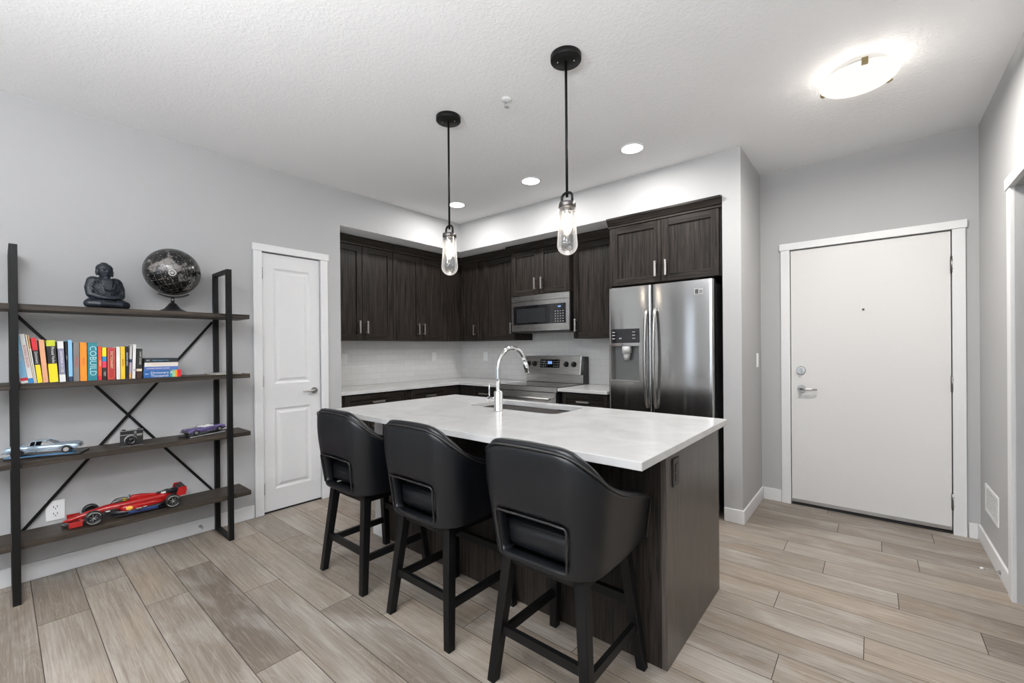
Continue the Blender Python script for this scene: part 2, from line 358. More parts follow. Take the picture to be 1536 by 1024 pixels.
# floor: every plank is a face, staggered joints
def build_floor():
    bm = bmesh.new(); lay = bm.loops.layers.float_color.new('plank')
    anchors = {0: .647, 1: .361, 2: .844, 3: .539, 4: 1.097, 5: .335, 6: 1.839-1.238, 7: 2.214-1.238, 8: 2.69, 9: .9, 10: 3.368, 11: 2.9, 12: 3.641, 13: 3.294, 14: 4.041,
               15: 3.77, 16: 3.453, 17: 3.239, 18: 3.877, 19: 3.716, 20: 3.484, 21: 3.98, 22: 3.405}
    tone = {(0, 0): .75, (0, -1): .25, (1, -1): .35, (1, 0): .95, (2, -1): .75, (2, 0): .6, (3, -1): .6, (3, 0): 0.0, (3, 1): .5, (4, 0): .55, (4, 1): .6, (5, 0): .7, (5, 1): .25,
            (14, 0): .1, (14, -1): .75, (15, 0): .2, (15, -1): .75, (16, -1): .6, (16, 0): .75, (17, -1): .85, (17, 0): .8, (18, -1): .55, (18, 0): .45,
            (19, -1): .45, (19, 0): .35, (20, -1): .3, (20, 0): .5, (21, -1): .35, (21, 0): .4, (13, 0): .75, (13, -1): .75, (12, -1): .7, (12, 0): .75, (11, 0): .45, (10, -1): .3, (10, 0): .6}
    rnd = random.Random(3); w = 0.1803; y00 = 0.111; L = 1.238; g = 0.0015
    for k in range(-20, 23):
        a = anchors.get(k, rnd.uniform(0, L)); y0 = y00+k*w; y1 = y0+w
        for j in range(-5, 6):
            x0 = a+j*L; x1 = x0+L
            if x1 < -0.7 or x0 > 5.5: continue
            x0 = max(x0, -0.7); x1 = min(x1, 5.5)
            t = tone.get((k, j), rnd.uniform(0.3, 0.85)); rr = rnd.random()
            f = bm.faces.new([bm.verts.new(p) for p in ((x0+g, y0+g, 0), (x1-g, y0+g, 0), (x1-g, y1-g, 0), (x0+g, y1-g, 0))])
            for lp in f.loops: lp[lay] = (t, rr, 0, 1)
    me = bpy.data.meshes.new('floor'); bm.to_mesh(me); bm.free(); me.materials.append(M['floor']); me.materials.append(M['gap'])
    # slab beneath (shows in the seams)
    b2 = bmesh.new(); b2.from_mesh(me)
    q = bmesh.ops.create_cube(b2, size=1, matrix=Matrix.Translation((2.4, 0.4, -0.0515)) @ Matrix.Diagonal((6.4, 7.8, 0.1, 1)))
    for v in q['verts']:
        for f in v.link_faces: f.material_index = 1
    b2.to_mesh(me); b2.free()
    o = bpy.data.objects.new('floor', me); COL.objects.link(o); struct(o, 'greyish brown oak plank floor')
build_floor()
struct(mb(M['ceiling']).box(-0.75, 5.6, -3.4, 4.3, CEIL, CEIL+0.1).build('ceiling'))
Wl = mb(M['wall'])
DY0, DY1, DZ = 1.330, 1.806, 2.072      # pantry door opening
Wl.box(-0.12, 0, -3.3, DY0, 0, CEIL).box(-0.12, 0, DY1, 1.90, 0, CEIL).box(-0.12, 0, DY0, DY1, DZ, CEIL)
Wl.box(-0.73, 0, 1.90, 1.990, 0, CEIL)
struct(Wl.build('wall_left'))
struct(mb(M['wall']).box(-0.73, KX, 1.99, KY+0.12, 0, CEIL).build('wall_kitchen_left'))
struct(mb(M['wall']).box(KX, 2.825, KY, KY+0.12, 0, CEIL).build('wall_kitchen_back'))
struct(mb(M['wall']).box(KX, 0, 1.99, KY, 2.42, CEIL).box(0, 2.825, YB, KY, 2.42, CEIL).build('wall_bulkhead'))
struct(mb(M['ceiling']).box(KX, -0.002, 1.99, KY, 2.4175, 2.42).box(-0.002, 2.825, YB+0.002, KY, 2.4175, 2.42).build('trim_5'), 'underside of the kitchen bulkhead, lightened in place of light')  # thin paler sheet, its colour makes the shaded underside look better lit
struct(mb(M['wall']).box(2.825, 2.95, YB, YE, 0, CEIL).build('wall_pillar'))
EX0, EX1, EZ = 3.158, 4.098, 2.074
struct(mb(M['wall']).box(2.70, EX0, YE, YE+0.12, 0, CEIL).box(EX1, 4.34, YE, YE+0.12, 0, CEIL).box(EX0, EX1, YE, YE+0.12, EZ, CEIL).build('wall_entry'))
OY1, OY0, OZ = 3.245, 2.40, 2.075
struct(mb(M['wall']).box(XR, XR+0.12, OY1, YE, 0, CEIL).box(XR, XR+0.12, -3.3, OY0, 0, CEIL).box(XR, XR+0.12, OY0, OY1, OZ, CEIL).build('wall_right'))
struct(mb(M['wall']).box(XR+0.12, 5.5, 3.30, 3.40, 0, CEIL).box(5.4, 5.5, 1.5, 3.30, 0, CEIL).box(XR+0.12, 5.5, 1.4, 1.5, 0, CEIL).build('wall_closet'))
# rear wall with two windows
wr = mb(M['wall']); wx = [(0.48, 0.84), (1.50, 3.90)]
wr.box(-0.12, 4.34, -3.3, -3.18, 0, 0.40).box(-0.12, 4.34, -3.3, -3.18, 2.30, CEIL)
for a, b_ in ((-0.12, 0.48), (0.84, 1.50), (3.90, 4.34)): wr.box(a, b_, -3.3, -3.18, 0.40, 2.30)
struct(wr.build('wall_rear'))
for i, (a, b_) in enumerate(wx):
    t = bpy.data.objects.new('window_%d' % (i+1), None); COL.objects.link(t); struct(t); t.location = (a, -3.24, 0.40); w_ = b_-a
    f = mb(M['white'])
    f.box(0, w_, -0.03, 0.03, 0, 0.05).box(0, w_, -0.03, 0.03, 1.85, 1.90).box(0, 0.05, -0.03, 0.03, 0.05, 1.85).box(w_-0.05, w_, -0.03, 0.03, 0.05, 1.85).box(w_/2-0.03, w_/2+0.03, -0.03, 0.03, 0.05, 1.85)
    f.build('window_frame', t)
    mb(M['winglass']).box(0.05, w_-0.05, -0.003, 0.003, 0.05, 1.85).build('pane', t)
# baseboards
def base(name, segs):
    b = mb(M['white'])
    for s_ in segs: b.box(*s_, 0, 0.100, bev=0.003)
    struct(b.build(name))
base('baseboard_left', [(0, 0.013, -3.17, 1.268), (0, 0.013, 1.87, 1.99)])
base('baseboard_pillar', [(2.827, 2.963, YB-0.013, YB), (2.95, 2.963, YB, YE)])
base('baseboard_entry', [(2.964, 3.096, YE-0.013, YE), (4.167, XR-0.013, YE-0.013, YE)])
base('baseboard_right', [(XR-0.013, XR, OY1+0.072, YE)])
# backsplash
bs = mb(M['tile']).box(KX, KX+0.009, 1.99, KY, 0.905, 1.40).box(KX+0.009, 1.895, KY-0.009, KY, 0.905, 1.50)
struct(bs.build('trim_1'), 'light grey subway tile backsplash')

# ---- door casings
def casing(name, axis, a0, a1, top, plane, sgn, w=0.070, closed=True):
    """axis 'y': casing on the left wall facing +x; axis 'x': on the entry wall facing -y"""
    b = mb(M['white'])
    def bx(u0, u1, z0, z1, t0, t1, bev=0.002):
        lo, hi = sorted((plane+sgn*t0, plane+sgn*t1))
        if axis == 'y': b.box(lo, hi, u0, u1, z0, z1, bev)
        else: b.box(u0, u1, lo, hi, z0, z1, bev)
    bx(a0-w, a0, 0, top, 0, 0.018); bx(a1, a1+w, 0, top, 0, 0.018)
    bx(a0-w-0.008, a1+w+0.008, top, top+0.055, 0, 0.024)
    # jamb lining
    bx(a0-0.006, a0-0.001, 0, top, -0.11, 0.002, 0); bx(a1+0.001, a1+0.006, 0, top, -0.11, 0.002, 0); bx(a0, a1, top+0.001, top+0.004, -0.11, 0.002, 0)
    if closed:
        b.use(M['inner']); bx(a0-0.006, a1+0.006, 0, top+0.004, -0.11, -0.06, 0)  # dark backing added behind the door to block light and darken its gap
    return struct(b.build(name), 'white painted door casing')
casing('trim_2', 'y', DY0+0.004, DY1-0.004, DZ-0.002, 0, 1, 0.062)
casing('trim_3', 'x', EX0+0.004, EX1-0.004, EZ-0.002, YE, -1, 0.064)
casing('trim_4', 'y', OY0, OY1, OZ, XR, -1, 0.07, False)

def lever(parent, x, y, z, dirx, facing, big=0.028):
    """facing: unit vector out of door; dirx: unit vector the lever points"""
    F = Vector(facing); D = Vector(dirx); c = Vector((x, y, z))
    b = mb(M['nickel']).cyl(c, c+F*0.010, big, seg=24).cyl(c+F*0.010, c+F*0.045, 0.011)
    b.tube([c+F*0.045-D*0.008, c+F*0.047+D*0.03, c+F*0.044+D*0.07, c+F*0.040+D*0.105], [0.010, 0.009, 0.0075, 0.006])
    return b.build('door_handle', parent)
# pantry door (door_1) on the left wall
t = bpy.data.objects.new('door_1', None); COL.objects.link(t); struct(t, 'narrow white two panel pantry door')
def rect_grid_door():
    b = mb(M['doorpaint']); Y0, Y1, Z0, Z1, X = 1.3385, 1.7975, 0.014, 2.062, -0.004
    b.box(X-0.036, X-0.008, Y0, Y1, Z0, Z1)
    ys = (Y0, 1.424, 1.713, Y1); zs = (Z0, 0.182, 0.829, 1.022, 1.950, Z1)
    b.box(X-0.010, X, Y0, ys[1], Z0, Z1).box(X-0.010, X, ys[2], Y1, Z0, Z1)
    for z0, z1 in ((Z0, zs[1]), (zs[2], zs[3]), (zs[4], Z1)): b.box(X-0.010, X, ys[1], ys[2], z0, z1)
    for z0, z1 in ((zs[1], zs[2]), (zs[3], zs[4])):
        # sloped moulding into recess, raised centre field
        def ring(o0, x0, o1, x1):
            A = [(x0, ys[1]+o0, z0+o0), (x0, ys[2]-o0, z0+o0), (x0, ys[2]-o0, z1-o0), (x0, ys[1]+o0, z1-o0)]
            B = [(x1, ys[1]+o1, z0+o1), (x1, ys[2]-o1, z0+o1), (x1, ys[2]-o1, z1-o1), (x1, ys[1]+o1, z1-o1)]
            A = [b.bm.verts.new(p) for p in A]; B = [b.bm.verts.new(p) for p in B]
            for i in range(4): b.bm.faces.new((A[i], A[(i+1) % 4], B[(i+1) % 4], B[i]))
        ring(0, X, 0.016, X-0.0075); ring(0.016, X-0.0075, 0.026, X-0.0075); ring(0.026, X-0.0075, 0.045, X-0.001)
        b.box(X-0.008, X-0.001, ys[1]+0.045, ys[2]-0.045, z0+0.045, z1-0.045)
    return b.build('door_slab', t)
rect_grid_door()
lever(t, -0.004, 1.742, 0.948, (0, -1, 0), (1, 0, 0), 0.026)
for hz in (1.90, 1.05, 0.20):
    mb(M['hinge']).cyl((0.004, 1.336, hz-0.045), (0.004, 1.336, hz+0.045), 0.006).build('hinge', t)
mb(M['black']).box(-0.02, -0.001, DY0+0.01, DY1-0.01, 0.002, 0.013).build('threshold', t)
# entry door (door_2)
t = bpy.data.objects.new('door_2', None); COL.objects.link(t); struct(t, 'wide flat white entry door')
mb(M['entrypaint']).box(3.166, 4.089, YE+0.002, YE+0.045, 0.022, 2.066, 0.002).build('door_slab', t)
lever(t, 3.237, YE+0.002, 0.945, (1, 0, 0), (0, -1, 0), 0.030)
db = mb(M['nickel']).cyl((3.233, YE+0.002, 1.094), (3.233, YE-0.014, 1.094), 0.033, 0.029, seg=28).cyl((3.233, YE-0.014, 1.094), (3.233, YE-0.022, 1.094), 0.014)
db.box(3.227, 3.239, YE-0.034, YE-0.020, 1.078, 1.110, 0.002).build('deadbolt', t)
mb(M['black']).cyl((3.626, YE+0.002, 1.560), (3.626, YE-0.003, 1.560), 0.008).build('peephole', t)
for hz in (1.834, 1.026, 0.221):
    h = mb(M['hinge']).cyl((4.094, YE-0.008, hz-0.055), (4.094, YE-0.008, hz+0.055), 0.010)
    for k in (-0.028, 0.028): h.cyl((4.094, YE-0.008, hz+k-0.002), (4.094, YE-0.008, hz+k+0.002), 0.0112)
    h.build('hinge', t)
mb(M['nickel']).box(3.168, 4.087, YE-0.006, YE+0.002, 0.024, 0.048).build('door_sweep', t)
mb(M['black']).box(EX0+0.01, EX1-0.01, YE-0.002, YE+0.11, 0.001, 0.016).build('threshold', t)

# ================================================================= CABINETS
def shaker(b, x0, x1, z0, z1, y, m_v, m_h, rail=0.058, th=0.020):
    """door front standing at y (front face), facing -y"""
    b.use(m_v); b.box(x0, x0+rail, y, y+th, z0, z1, 0.0015, seg=1).box(x1-rail, x1, y, y+th, z0, z1, 0.0015, seg=1)
    b.use(m_h); b.box(x0+rail, x1-rail, y, y+th, z0, z0+rail, 0.0015, seg=1).box(x0+rail, x1-rail, y, y+th, z1-rail, z1, 0.0015, seg=1)
    b.use(m_v if (z1-z0) > 0.25 else m_h); b.box(x0+rail-0.002, x1-rail+0.002, y+0.012, y+th-0.002, z0+rail-0.002, z1-rail+0.002)
def pull(parent, x, y, z, vert=True, L=0.130):
    """square bow pull standing proud of a front at y"""
    b = mb(M['pull']); h = L/2
    if vert:
        b.box(x-0.008, x+0.008, y-0.036, y-0.026, z-h, z+h, 0.0015); b.box(x-0.005, x+0.005, y-0.027, y, z-h+0.006, z-h+0.016).box(x-0.005, x+0.005, y-0.027, y, z+h-0.016, z+h-0.006)
    else:
        b.box(x-h, x+h, y-0.036, y-0.026, z-0.008, z+0.008, 0.0015); b.box(x-h+0.006, x-h+0.016, y-0.027, y, z-0.005, z+0.005).box(x+h-0.016, x+h-0.006, y-0.027, y, z-0.005, z+0.005)
    return b.build('handle', parent)
def crown(x0, x1, y, z0, z1, dep, parent, ret=None):
    """stepped crown along x at front y; ret = 'L'/'R'/'LR' adds returns of depth dep"""
    b = mb(M['cabx']); h = z1-z0
    P = [(0.030, z0), (-0.008, z0), (-0.008, z0+0.016), (-0.014, z0+0.018), (-0.020, z0+0.030), (-0.038, z1-0.022), (-0.040, z1-0.016), (-0.046, z1-0.016), (-0.046, z1), (0.030, z1)]
    el = 0.046 if ret and 'L' in ret else 0; er = 0.046 if ret and 'R' in ret else 0
    def off(o, side): return max(-o, 0) if side else 0
    A = [b.bm.verts.new((x0-off(o, el), y+o, z)) for o, z in P]; B = [b.bm.verts.new((x1+off(o, er), y+o, z)) for o, z in P]
    b.bm.faces.new(A); b.bm.faces.new(B[::-1])
    for i in range(len(P)): b.bm.faces.new((A[i], A[(i+1) % len(P)], B[(i+1) % len(P)], B[i]))
    for side, xx, sg in ((el, x0, -1), (er, x1, 1)):
        if not side: continue
        Q = [(xx+sg*(-o), z) for o, z in P[1:-1]]+[(xx-sg*0.01, z1), (xx-sg*0.01, z0)]
        C = [b.bm.verts.new((x, y+min(0, -(x-xx)*sg) if abs(x-xx) < 0.05 and (x-xx)*sg > 0 else y, z)) for x, z in Q]; D = [b.bm.verts.new((x, y+dep, z)) for x, z in Q]
        b.bm.faces.new(C); b.bm.faces.new(D[::-1])
        for i in range(len(Q)): b.bm.faces.new((C[i], C[(i+1) % len(Q)], D[(i+1) % len(Q)], D[i]))
    return b.build('crown_moulding', parent)
def upper(label, loc, rz, w, z0, z1, dep, doors, handles, ctop=2.412, ret=None, group='dark wood upper cabinets', hz=0.07, L=0.125, x_from=0.0):
    """origin: back left bottom corner at floor level; local -y faces the room. doors: list of (x0,x1); handles x per door"""
    t = thing('wall_cabinet', label, 'cabinet', loc, rz, group)
    b = mb(M['cab']).box(x_from, w, -dep+0.021, 0, z0, z1); b.build('body', t)
    for (a, c), hx in zip(doors, handles):
        q = MB(); shaker(q, a+0.0022, c-0.0022, z0+0.002, z1-0.003, -dep, M['cab'], M['cabx']); o = q.build('door', t)
        if hx is not None: pull(o, hx, -dep, z0+hz+L/2, True, L)
    if ctop: crown(x_from, w, -dep, z1, ctop, dep, t, ret)
    return t
# left wall uppers: local x = world y from the alcove side, faces +x
HPI = PI/2
U0 = (KX+0.010, 1.993, 0)
dl = 0.33-0.0+0.0
upper('dark wood upper cabinet nearest the pantry door, left end of the kitchen', U0, HPI, 0.737, 1.385, 2.335, 0.33, [(0.020, 0.377), (0.377, 0.737)], [0.335, 0.420])
upper('dark wood upper cabinet on the left wall beside the corner', (KX+0.010, 1.993+0.740, 0), HPI, 1.018, 1.385, 2.335, 0.33, [(0.0, 0.366), (0.366, 0.735)], [0.328, 0.404])
# back wall uppers
BY = KY-0.010
upper('dark wood upper cabinet between the room corner and the microwave', (-0.270, BY, 0), 0, 0.868, 1.385, 2.335, 0.33, [(0.0, 0.300), (0.385, 0.864)], [0.245, 0.828], x_from=-0.018)
upper('short dark wood cabinet above the microwave', (0.602, BY, 0), 0, 0.756, 1.862, 2.345, 0.385, [(0.0, 0.378), (0.378, 0.756)], [0.335, 0.421], ret='LR', hz=0.05)
upper('dark wood upper cabinet between the microwave and the fridge', (1.364, BY, 0), 0, 0.520, 1.385, 2.335, 0.33, [(0.0, 0.520)], [0.035])
fc = upper('deep dark wood cabinet above the fridge', (1.893, BY, 0), 0, 0.928, 1.825, 2.335, 0.585, [(0.018, 0.468), (0.468, 0.908)], [0.425, 0.511], ctop=2.412, hz=0.045)
mb(M['cab']).box(0.0, 0.016, -0.56, 0, 0.0, 1.825).build('side_panel', fc)

# base cabinets (faces at x=-0.02 / y=3.48 under 0.03 counters)
def basecab(label, loc, rz, w, dep, fronts, group='dark wood base cabinets'):
    """fronts: list of (kind, x0, x1, z0, z1, handle)"""
    t = thing('base_cabinet', label, 'cabinet', loc, rz, group)
    b = mb(M['cab']).box(0, w, -dep+0.021, 0, 0.10, 0.872); b.use(M['inner']).box(0.0, w, -dep+0.08, -0.02, 0.0, 0.10); b.build('body', t)
    for kind, a, c, z0, z1, h in fronts:
        q = MB(); shaker(q, a+0.0015, c-0.0015, z0, z1, -dep, M['cab'], M['cabx'], rail=0.045 if kind == 'drawer' else 0.058); o = q.build(kind, t)
        if h == 'c': pull(o, (a+c)/2, -dep, (z0+z1)/2, False)
        elif h is not None: pull(o, h, -dep, z1-0.11, True)
    return t
D3 = lambda a, c: [('drawer', a, c, 0.715, 0.862, 'c'), ('drawer', a, c, 0.41, 0.712, 'c'), ('drawer', a, c, 0.105, 0.407, 'c')]
basecab('dark wood drawer base cabinet at the left end of the kitchen run', (KX+0.01, 1.993, 0), HPI, 0.745, 0.58, D3(0.04, 0.72))
basecab('dark wood drawer base cabinet on the left wall near the corner', (KX+0.01, 2.741, 0), HPI, 0.738, 0.58, D3(0.03, 0.52))
basecab('dark wood corner base cabinet between the left run and the range', (KX+0.012, BY, 0), 0, 1.192, 0.58, [('drawer', 0.75, 1.18, 0.715, 0.862, 'c'), ('door', 0.75, 1.18, 0.105, 0.712, 0.79)])
basecab('dark wood drawer base cabinet between the range and the fridge', (1.366, BY, 0), 0, 0.520, 0.58, D3(0.02, 0.50))
# worktops
tag(mb(M['quartz']).prism([(KX+0.010, 1.993), (0.0, 1.993), (0.0, 3.435), (0.596, 3.435), (0.596, KY-0.010), (KX+0.010, KY-0.010)], 0.875, 0.905).build('countertop', mods=[('bevel', 0.003, 2)]),
    'white quartz L-shaped countertop in the kitchen corner left of the range', 'countertop', 'white quartz worktops')
tag(mb(M['quartz']).box(1.364, 1.888, 3.435, KY-0.010, 0.875, 0.905, 0.003).build('countertop'), 'short white quartz countertop between the range and the fridge', 'countertop', 'white quartz worktops')

# ================================================================= RANGE
t = thing('range', 'stainless steel electric range with a black glass cooktop', 'stove', (0.600, 3.44, 0))
w = 0.758
mb(M['black']).box(0.002, w-0.002, 0.02, 0.60, 0.03, 0.885).build('body', t)
mb(M['steelx']).box(0, w, -0.012, 0.02, 0.862, 0.908, 0.004).build('front_trim', t)
mb(M['blackglass']).box(0, w, 0.0, 0.50, 0.886, 0.912, 0.003).build('cooktop', t)
od = mb(M['steelx']).box(0.004, w-0.004, -0.022, 0.018, 0.30, 0.855, 0.004); od.use(M['blackglass']).box(0.12, w-0.12, -0.024, -0.020, 0.42, 0.70); od = od.build('oven_door', t)
hd = mb(M['nickel']).tube([(0.05, -0.066, 0.80), (w-0.05, -0.066, 0.80)], 0.012)
for hx in (0.07, w-0.07): hd.cyl((hx, -0.022, 0.80), (hx, -0.066, 0.80), 0.009)
hd.build('handle', od)
mb(M['steelx']).box(0.004, w-0.004, -0.020, 0.018, 0.06, 0.29, 0.004).build('storage_drawer', t)
# backguard: leaning control panel with black sides
TY = 0.49
bk = mb(M['black']).prism([(TY+0.005, 0.912), (0.60, 0.912), (0.60, 1.195), (TY+0.040, 1.198), (TY+0.005, 1.03)], 0.0, w, axis='x'); bk.build('backguard_housing', t)
bg_ = mb(M['steelx']).box(0.004, w-0.004, TY-0.004, TY+0.004, 0.914, 1.005, 0.002); bg_.build('backguard_riser', t)
cp = mb(M['steelx']).prism([(TY-0.032, 1.005), (TY+0.010, 1.005), (TY+0.038, 1.205), (TY-0.004, 1.205)], -0.003, w-0.020, axis='x').build('control_panel', t, mods=[('bevel', 0.003, 2)])
def panelpt(x, z, out): # point in front of the sloping panel
    s_ = (z-1.005)/0.2; n_ = Vector((0, -0.2, 0.028)).normalized()
    return Vector((x, TY-0.032+0.028*s_, z))+n_*out
dsp = mb(M['blackglass']); c4 = [panelpt(x, z, 0.0) for x, z in ((0.215, 1.075), (0.475, 1.075), (0.475, 1.165), (0.215, 1.165))]
n_ = Vector((0, -0.2, 0.028)).normalized()
def slab(b, pts, t_):
    A = [b.bm.verts.new(p+n_*0.0002) for p in pts]; B = [b.bm.verts.new(p+n_*t_) for p in pts]
    fs = [b.bm.faces.new(A[::-1]), b.bm.faces.new(B)]+[b.bm.faces.new((A[i], A[(i+1) % 4], B[(i+1) % 4], B[i])) for i in range(4)]
    for f in fs: f.material_index = b.cur
slab(dsp, c4, 0.002); dsp.use(M['display']); slab(dsp, [panelpt(x, z, 0.002) for x, z in ((0.32, 1.115), (0.375, 1.115), (0.375, 1.145), (0.32, 1.145))], 0.0008)
dsp.use(M['legend'])
for x in (0.235, 0.262, 0.289, 0.400, 0.425, 0.450):
    for z in (1.09, 1.115, 1.14): slab(dsp, [panelpt(a, c, 0.002) for a, c in ((x-0.008, z), (x+0.008, z), (x+0.008, z+0.005), (x-0.008, z+0.005))], 0.0006)
dsp.build('display', cp)
for x in (0.056, 0.140, 0.560, 0.655):
    p0 = panelpt(x, 1.115, 0); k = mb(M['black']).cyl(p0, p0+n_*0.008, 0.030, seg=28).cyl(p0+n_*0.008, p0+n_*0.028, 0.022, 0.019, seg=24)
    k.use(M['legend']).cyl(p0+n_*0.028+Vector((0, 0, 0.004)), p0+n_*0.0285+Vector((0, 0, 0.016)), 0.0016, seg=6); k.build('knob', t)

# ================================================================= MICROWAVE
t = thing('microwave', 'stainless steel over-the-range microwave with black window', 'microwave', (0.602, BY, 1.470))
w = 0.752; yf = -0.385
mb(M['black']).box(0, w, yf+0.022, 0, 0, 0.386).build('body', t)
fr = mb(M['steelx'])
prof = lambda x: 0.012*(1-((x/w-0.5)*2)**2)
N = 14
def bulged(b, x0, x1, z0, z1, extra=0.0, th=0.022, n=N):
    for i in range(n):
        a = x0+(x1-x0)*i/n; c = x0+(x1-x0)*(i+1)/n
        pa = [(a, yf-prof(a)-extra), (c, yf-prof(c)-extra), (c, yf+th), (a, yf+th)]
        b.prism(pa, z0, z1)
bulged(fr, 0, w, 0.004, 0.322); bulged(fr, 0, w, 0.326, 0.386)
fr.build('front_panel', t)
wn = mb(M['blackglass']); bulged(wn, 0.030, w-0.040, 0.075, 0.278, 0.0015); wn = wn.build('glass_window', t)
w3 = mb(colm('microwave window mesh', (0.02, 0.022, 0.024), 0.25)); bulged(w3, 0.075, 0.470, 0.095, 0.245, 0.0020, n=8); w3.build('inner_window', wn)
ds = mb(M['display']); bulged(ds, 0.620, 0.655, 0.238, 0.252, 0.0026, n=2); ds.build('display', wn)
for i in range(4):
    for j in range(5):
        kp = mb(M['legend']); bulged(kp, 0.585+i*0.030, 0.595+i*0.030, 0.092+j*0.026, 0.098+j*0.026, 0.0022, n=1); kp.build('button', wn)
mb(M['greydark']).box(0.02, w-0.02, yf+0.03, -0.02, -0.010, 0.0).build('vent_grille', t)

# ================================================================= FRIDGE
t = thing('refrigerator', 'stainless steel side-by-side refrigerator with ice dispenser', 'refrigerator', (1.912, 3.42, 0))
w = 0.860; sp = 0.388
mb(M['greydark']).box(0.004, w-0.004, 0.075, 0.62, 0.02, 1.775).build('body', t)
def fdoor(x0, x1, cut=None):
    """slightly crowned steel door as a grid, optionally with a rectangular recess"""
    b = mb(M['steel']); z0, z1 = 0.055, 1.800; n = 16
    xs = sorted(set([x0+(x1-x0)*i/n for i in range(n+1)]+([cut[0], cut[1]] if cut else [])))
    zs = [z0, z1] if not cut else [z0, cut[2], cut[3], z1]
    def yy(x):
        q = min(x-x0, x1-x); e = 0.0
        if q < 0.014: e = 0.014-math.sqrt(max(0, 0.014**2-(0.014-q)**2))
        return -0.004*(1-(((x-x0)/(x1-x0)-0.5)*2)**2)+e
    xs = sorted(set(xs+[x0+0.002, x0+0.006, x0+0.014, x1-0.002, x1-0.006, x1-0.014]))
    V = {}
    def v(x, z, back=False):
        k = (round(x, 5), round(z, 5), back)
        if k not in V: V[k] = b.bm.verts.new((x, 0.068 if back else yy(x), z))
        return V[k]
    for a, c in zip(xs, xs[1:]):
        for e, f in zip(zs, zs[1:]):
            if cut and a >= cut[0]-1e-6 and c <= cut[1]+1e-6 and e >= cut[2]-1e-6 and f <= cut[3]+1e-6: continue
            q = b.bm.faces.new((v(a, e), v(c, e), v(c, f), v(a, f))); q.smooth = True
        b.bm.faces.new((v(a, z1), v(c, z1), v(c, z1, True), v(a, z1, True))); b.bm.faces.new((v(a, z0), v(c, z0), v(c, z0, True), v(a, z0, True)))
    for e, f in zip(zs, zs[1:]):
        for x in (x0, x1): b.bm.faces.new((v(x, e), v(x, f), v(x, f, True), v(x, e, True)))
    b.bm.faces.new([v(x0, z0, True), v(x1, z0, True), v(x1, z1, True), v(x0, z1, True)])
    bmesh.ops.recalc_face_normals(b.bm, faces=b.bm.faces[:])
    for e_ in b.bm.edges:
        if len(e_.link_faces) == 2 and e_.calc_face_angle(0) > 0.6: e_.smooth = False
    return b.build('door', t), yy
CUT = (0.034, 0.278, 1.012, 1.303)
dl_, yl = fdoor(0.0, sp-0.003, CUT); dr_, yr = fdoor(sp+0.003, w)
# dispenser on the left door
cv = mb(M['cavity']); x0, x1, z0, z1 = CUT; y0, y1 = -0.006, 0.062
for q in (((x0, y0, z0), (x0, y1, z0), (x0, y1, z1), (x0, y0, z1)), ((x1, y0, z0), (x1, y1, z0), (x1, y1, z1), (x1, y0, z1)), ((x0, y1, z0), (x1, y1, z0), (x1, y1, z1), (x0, y1, z1)),
          ((x0, y0, z0), (x1, y0, z0), (x1, y1, z0), (x0, y1, z0)), ((x0, y0, z1), (x1, y0, z1), (x1, y1, z1), (x0, y1, z1))):
    cv.bm.faces.new([cv.bm.verts.new(p) for p in q])
cv.use(M['steelx']).box(x0-0.004, x1+0.004, -0.013, -0.007, z0-0.008, z0+0.004, 0.001)
cv = cv.build('dispenser_recess', dl_)
mb(M['clearpl']).cyl((0.160, 0.022, 1.300), (0.160, 0.022, 1.240), 0.040, 0.040).cyl((0.160, 0.020, 1.240), (0.160, 0.020, 1.185), 0.032, 0.024).build('dispenser_spout', dl_)
pn = mb(M['blackglass']).box(x0-0.002, x1+0.004, -0.0135, -0.006, 1.330, 1.448, 0.002)
pn.use(M['legend'])
for i, z in enumerate((1.420, 1.394, 1.366)):
    for xx in (0.056, 0.238): pn.box(xx-0.012, xx+0.012, -0.0142, -0.0134, z-0.003, z+0.003)
pn.box(0.108, 0.118, -0.0142, -0.0134, 1.362, 1.372).box(0.124, 0.128, -0.0142, -0.0134, 1.362, 1.374)
pn.build('dispenser_display', dl_)
for (dr, hx, bow) in ((dl_, sp-0.034, -1), (dr_, sp+0.034, 1)):
    pts = []
    for i in range(25):
        s_ = i/24; z = 0.80+0.80*s_; k = math.sin(PI*s_)
        pts.append((hx+bow*0.002, -0.012-0.052*(k**0.45), z))
    mb(M['nickel']).tube(pts, 0.0125, seg=12).build('handle', dr)
lg = mb(M['nickel']).box(0.722, 0.790, -0.0070, -0.0020, 1.688, 1.735, 0.001); lg.use(M['greydark']).box(0.730, 0.754, -0.0078, -0.0069, 1.695, 1.728).box(0.760, 0.784, -0.0078, -0.0069, 1.700, 1.706).box(0.760, 0.784, -0.0078, -0.0069, 1.712, 1.718)
lab(lg.build('badge', dr_), 'small square metal badge')
for hx in (0.02, w-0.10): mb(M['greydark']).box(hx, hx+0.08, 0.02, 0.10, 1.776, 1.806, 0.004).build('hinge_cover', t)
mb(M['greydark']).box(0.02, w-0.02, 0.04, 0.09, 0.0, 0.05).build('kick_grille', t)

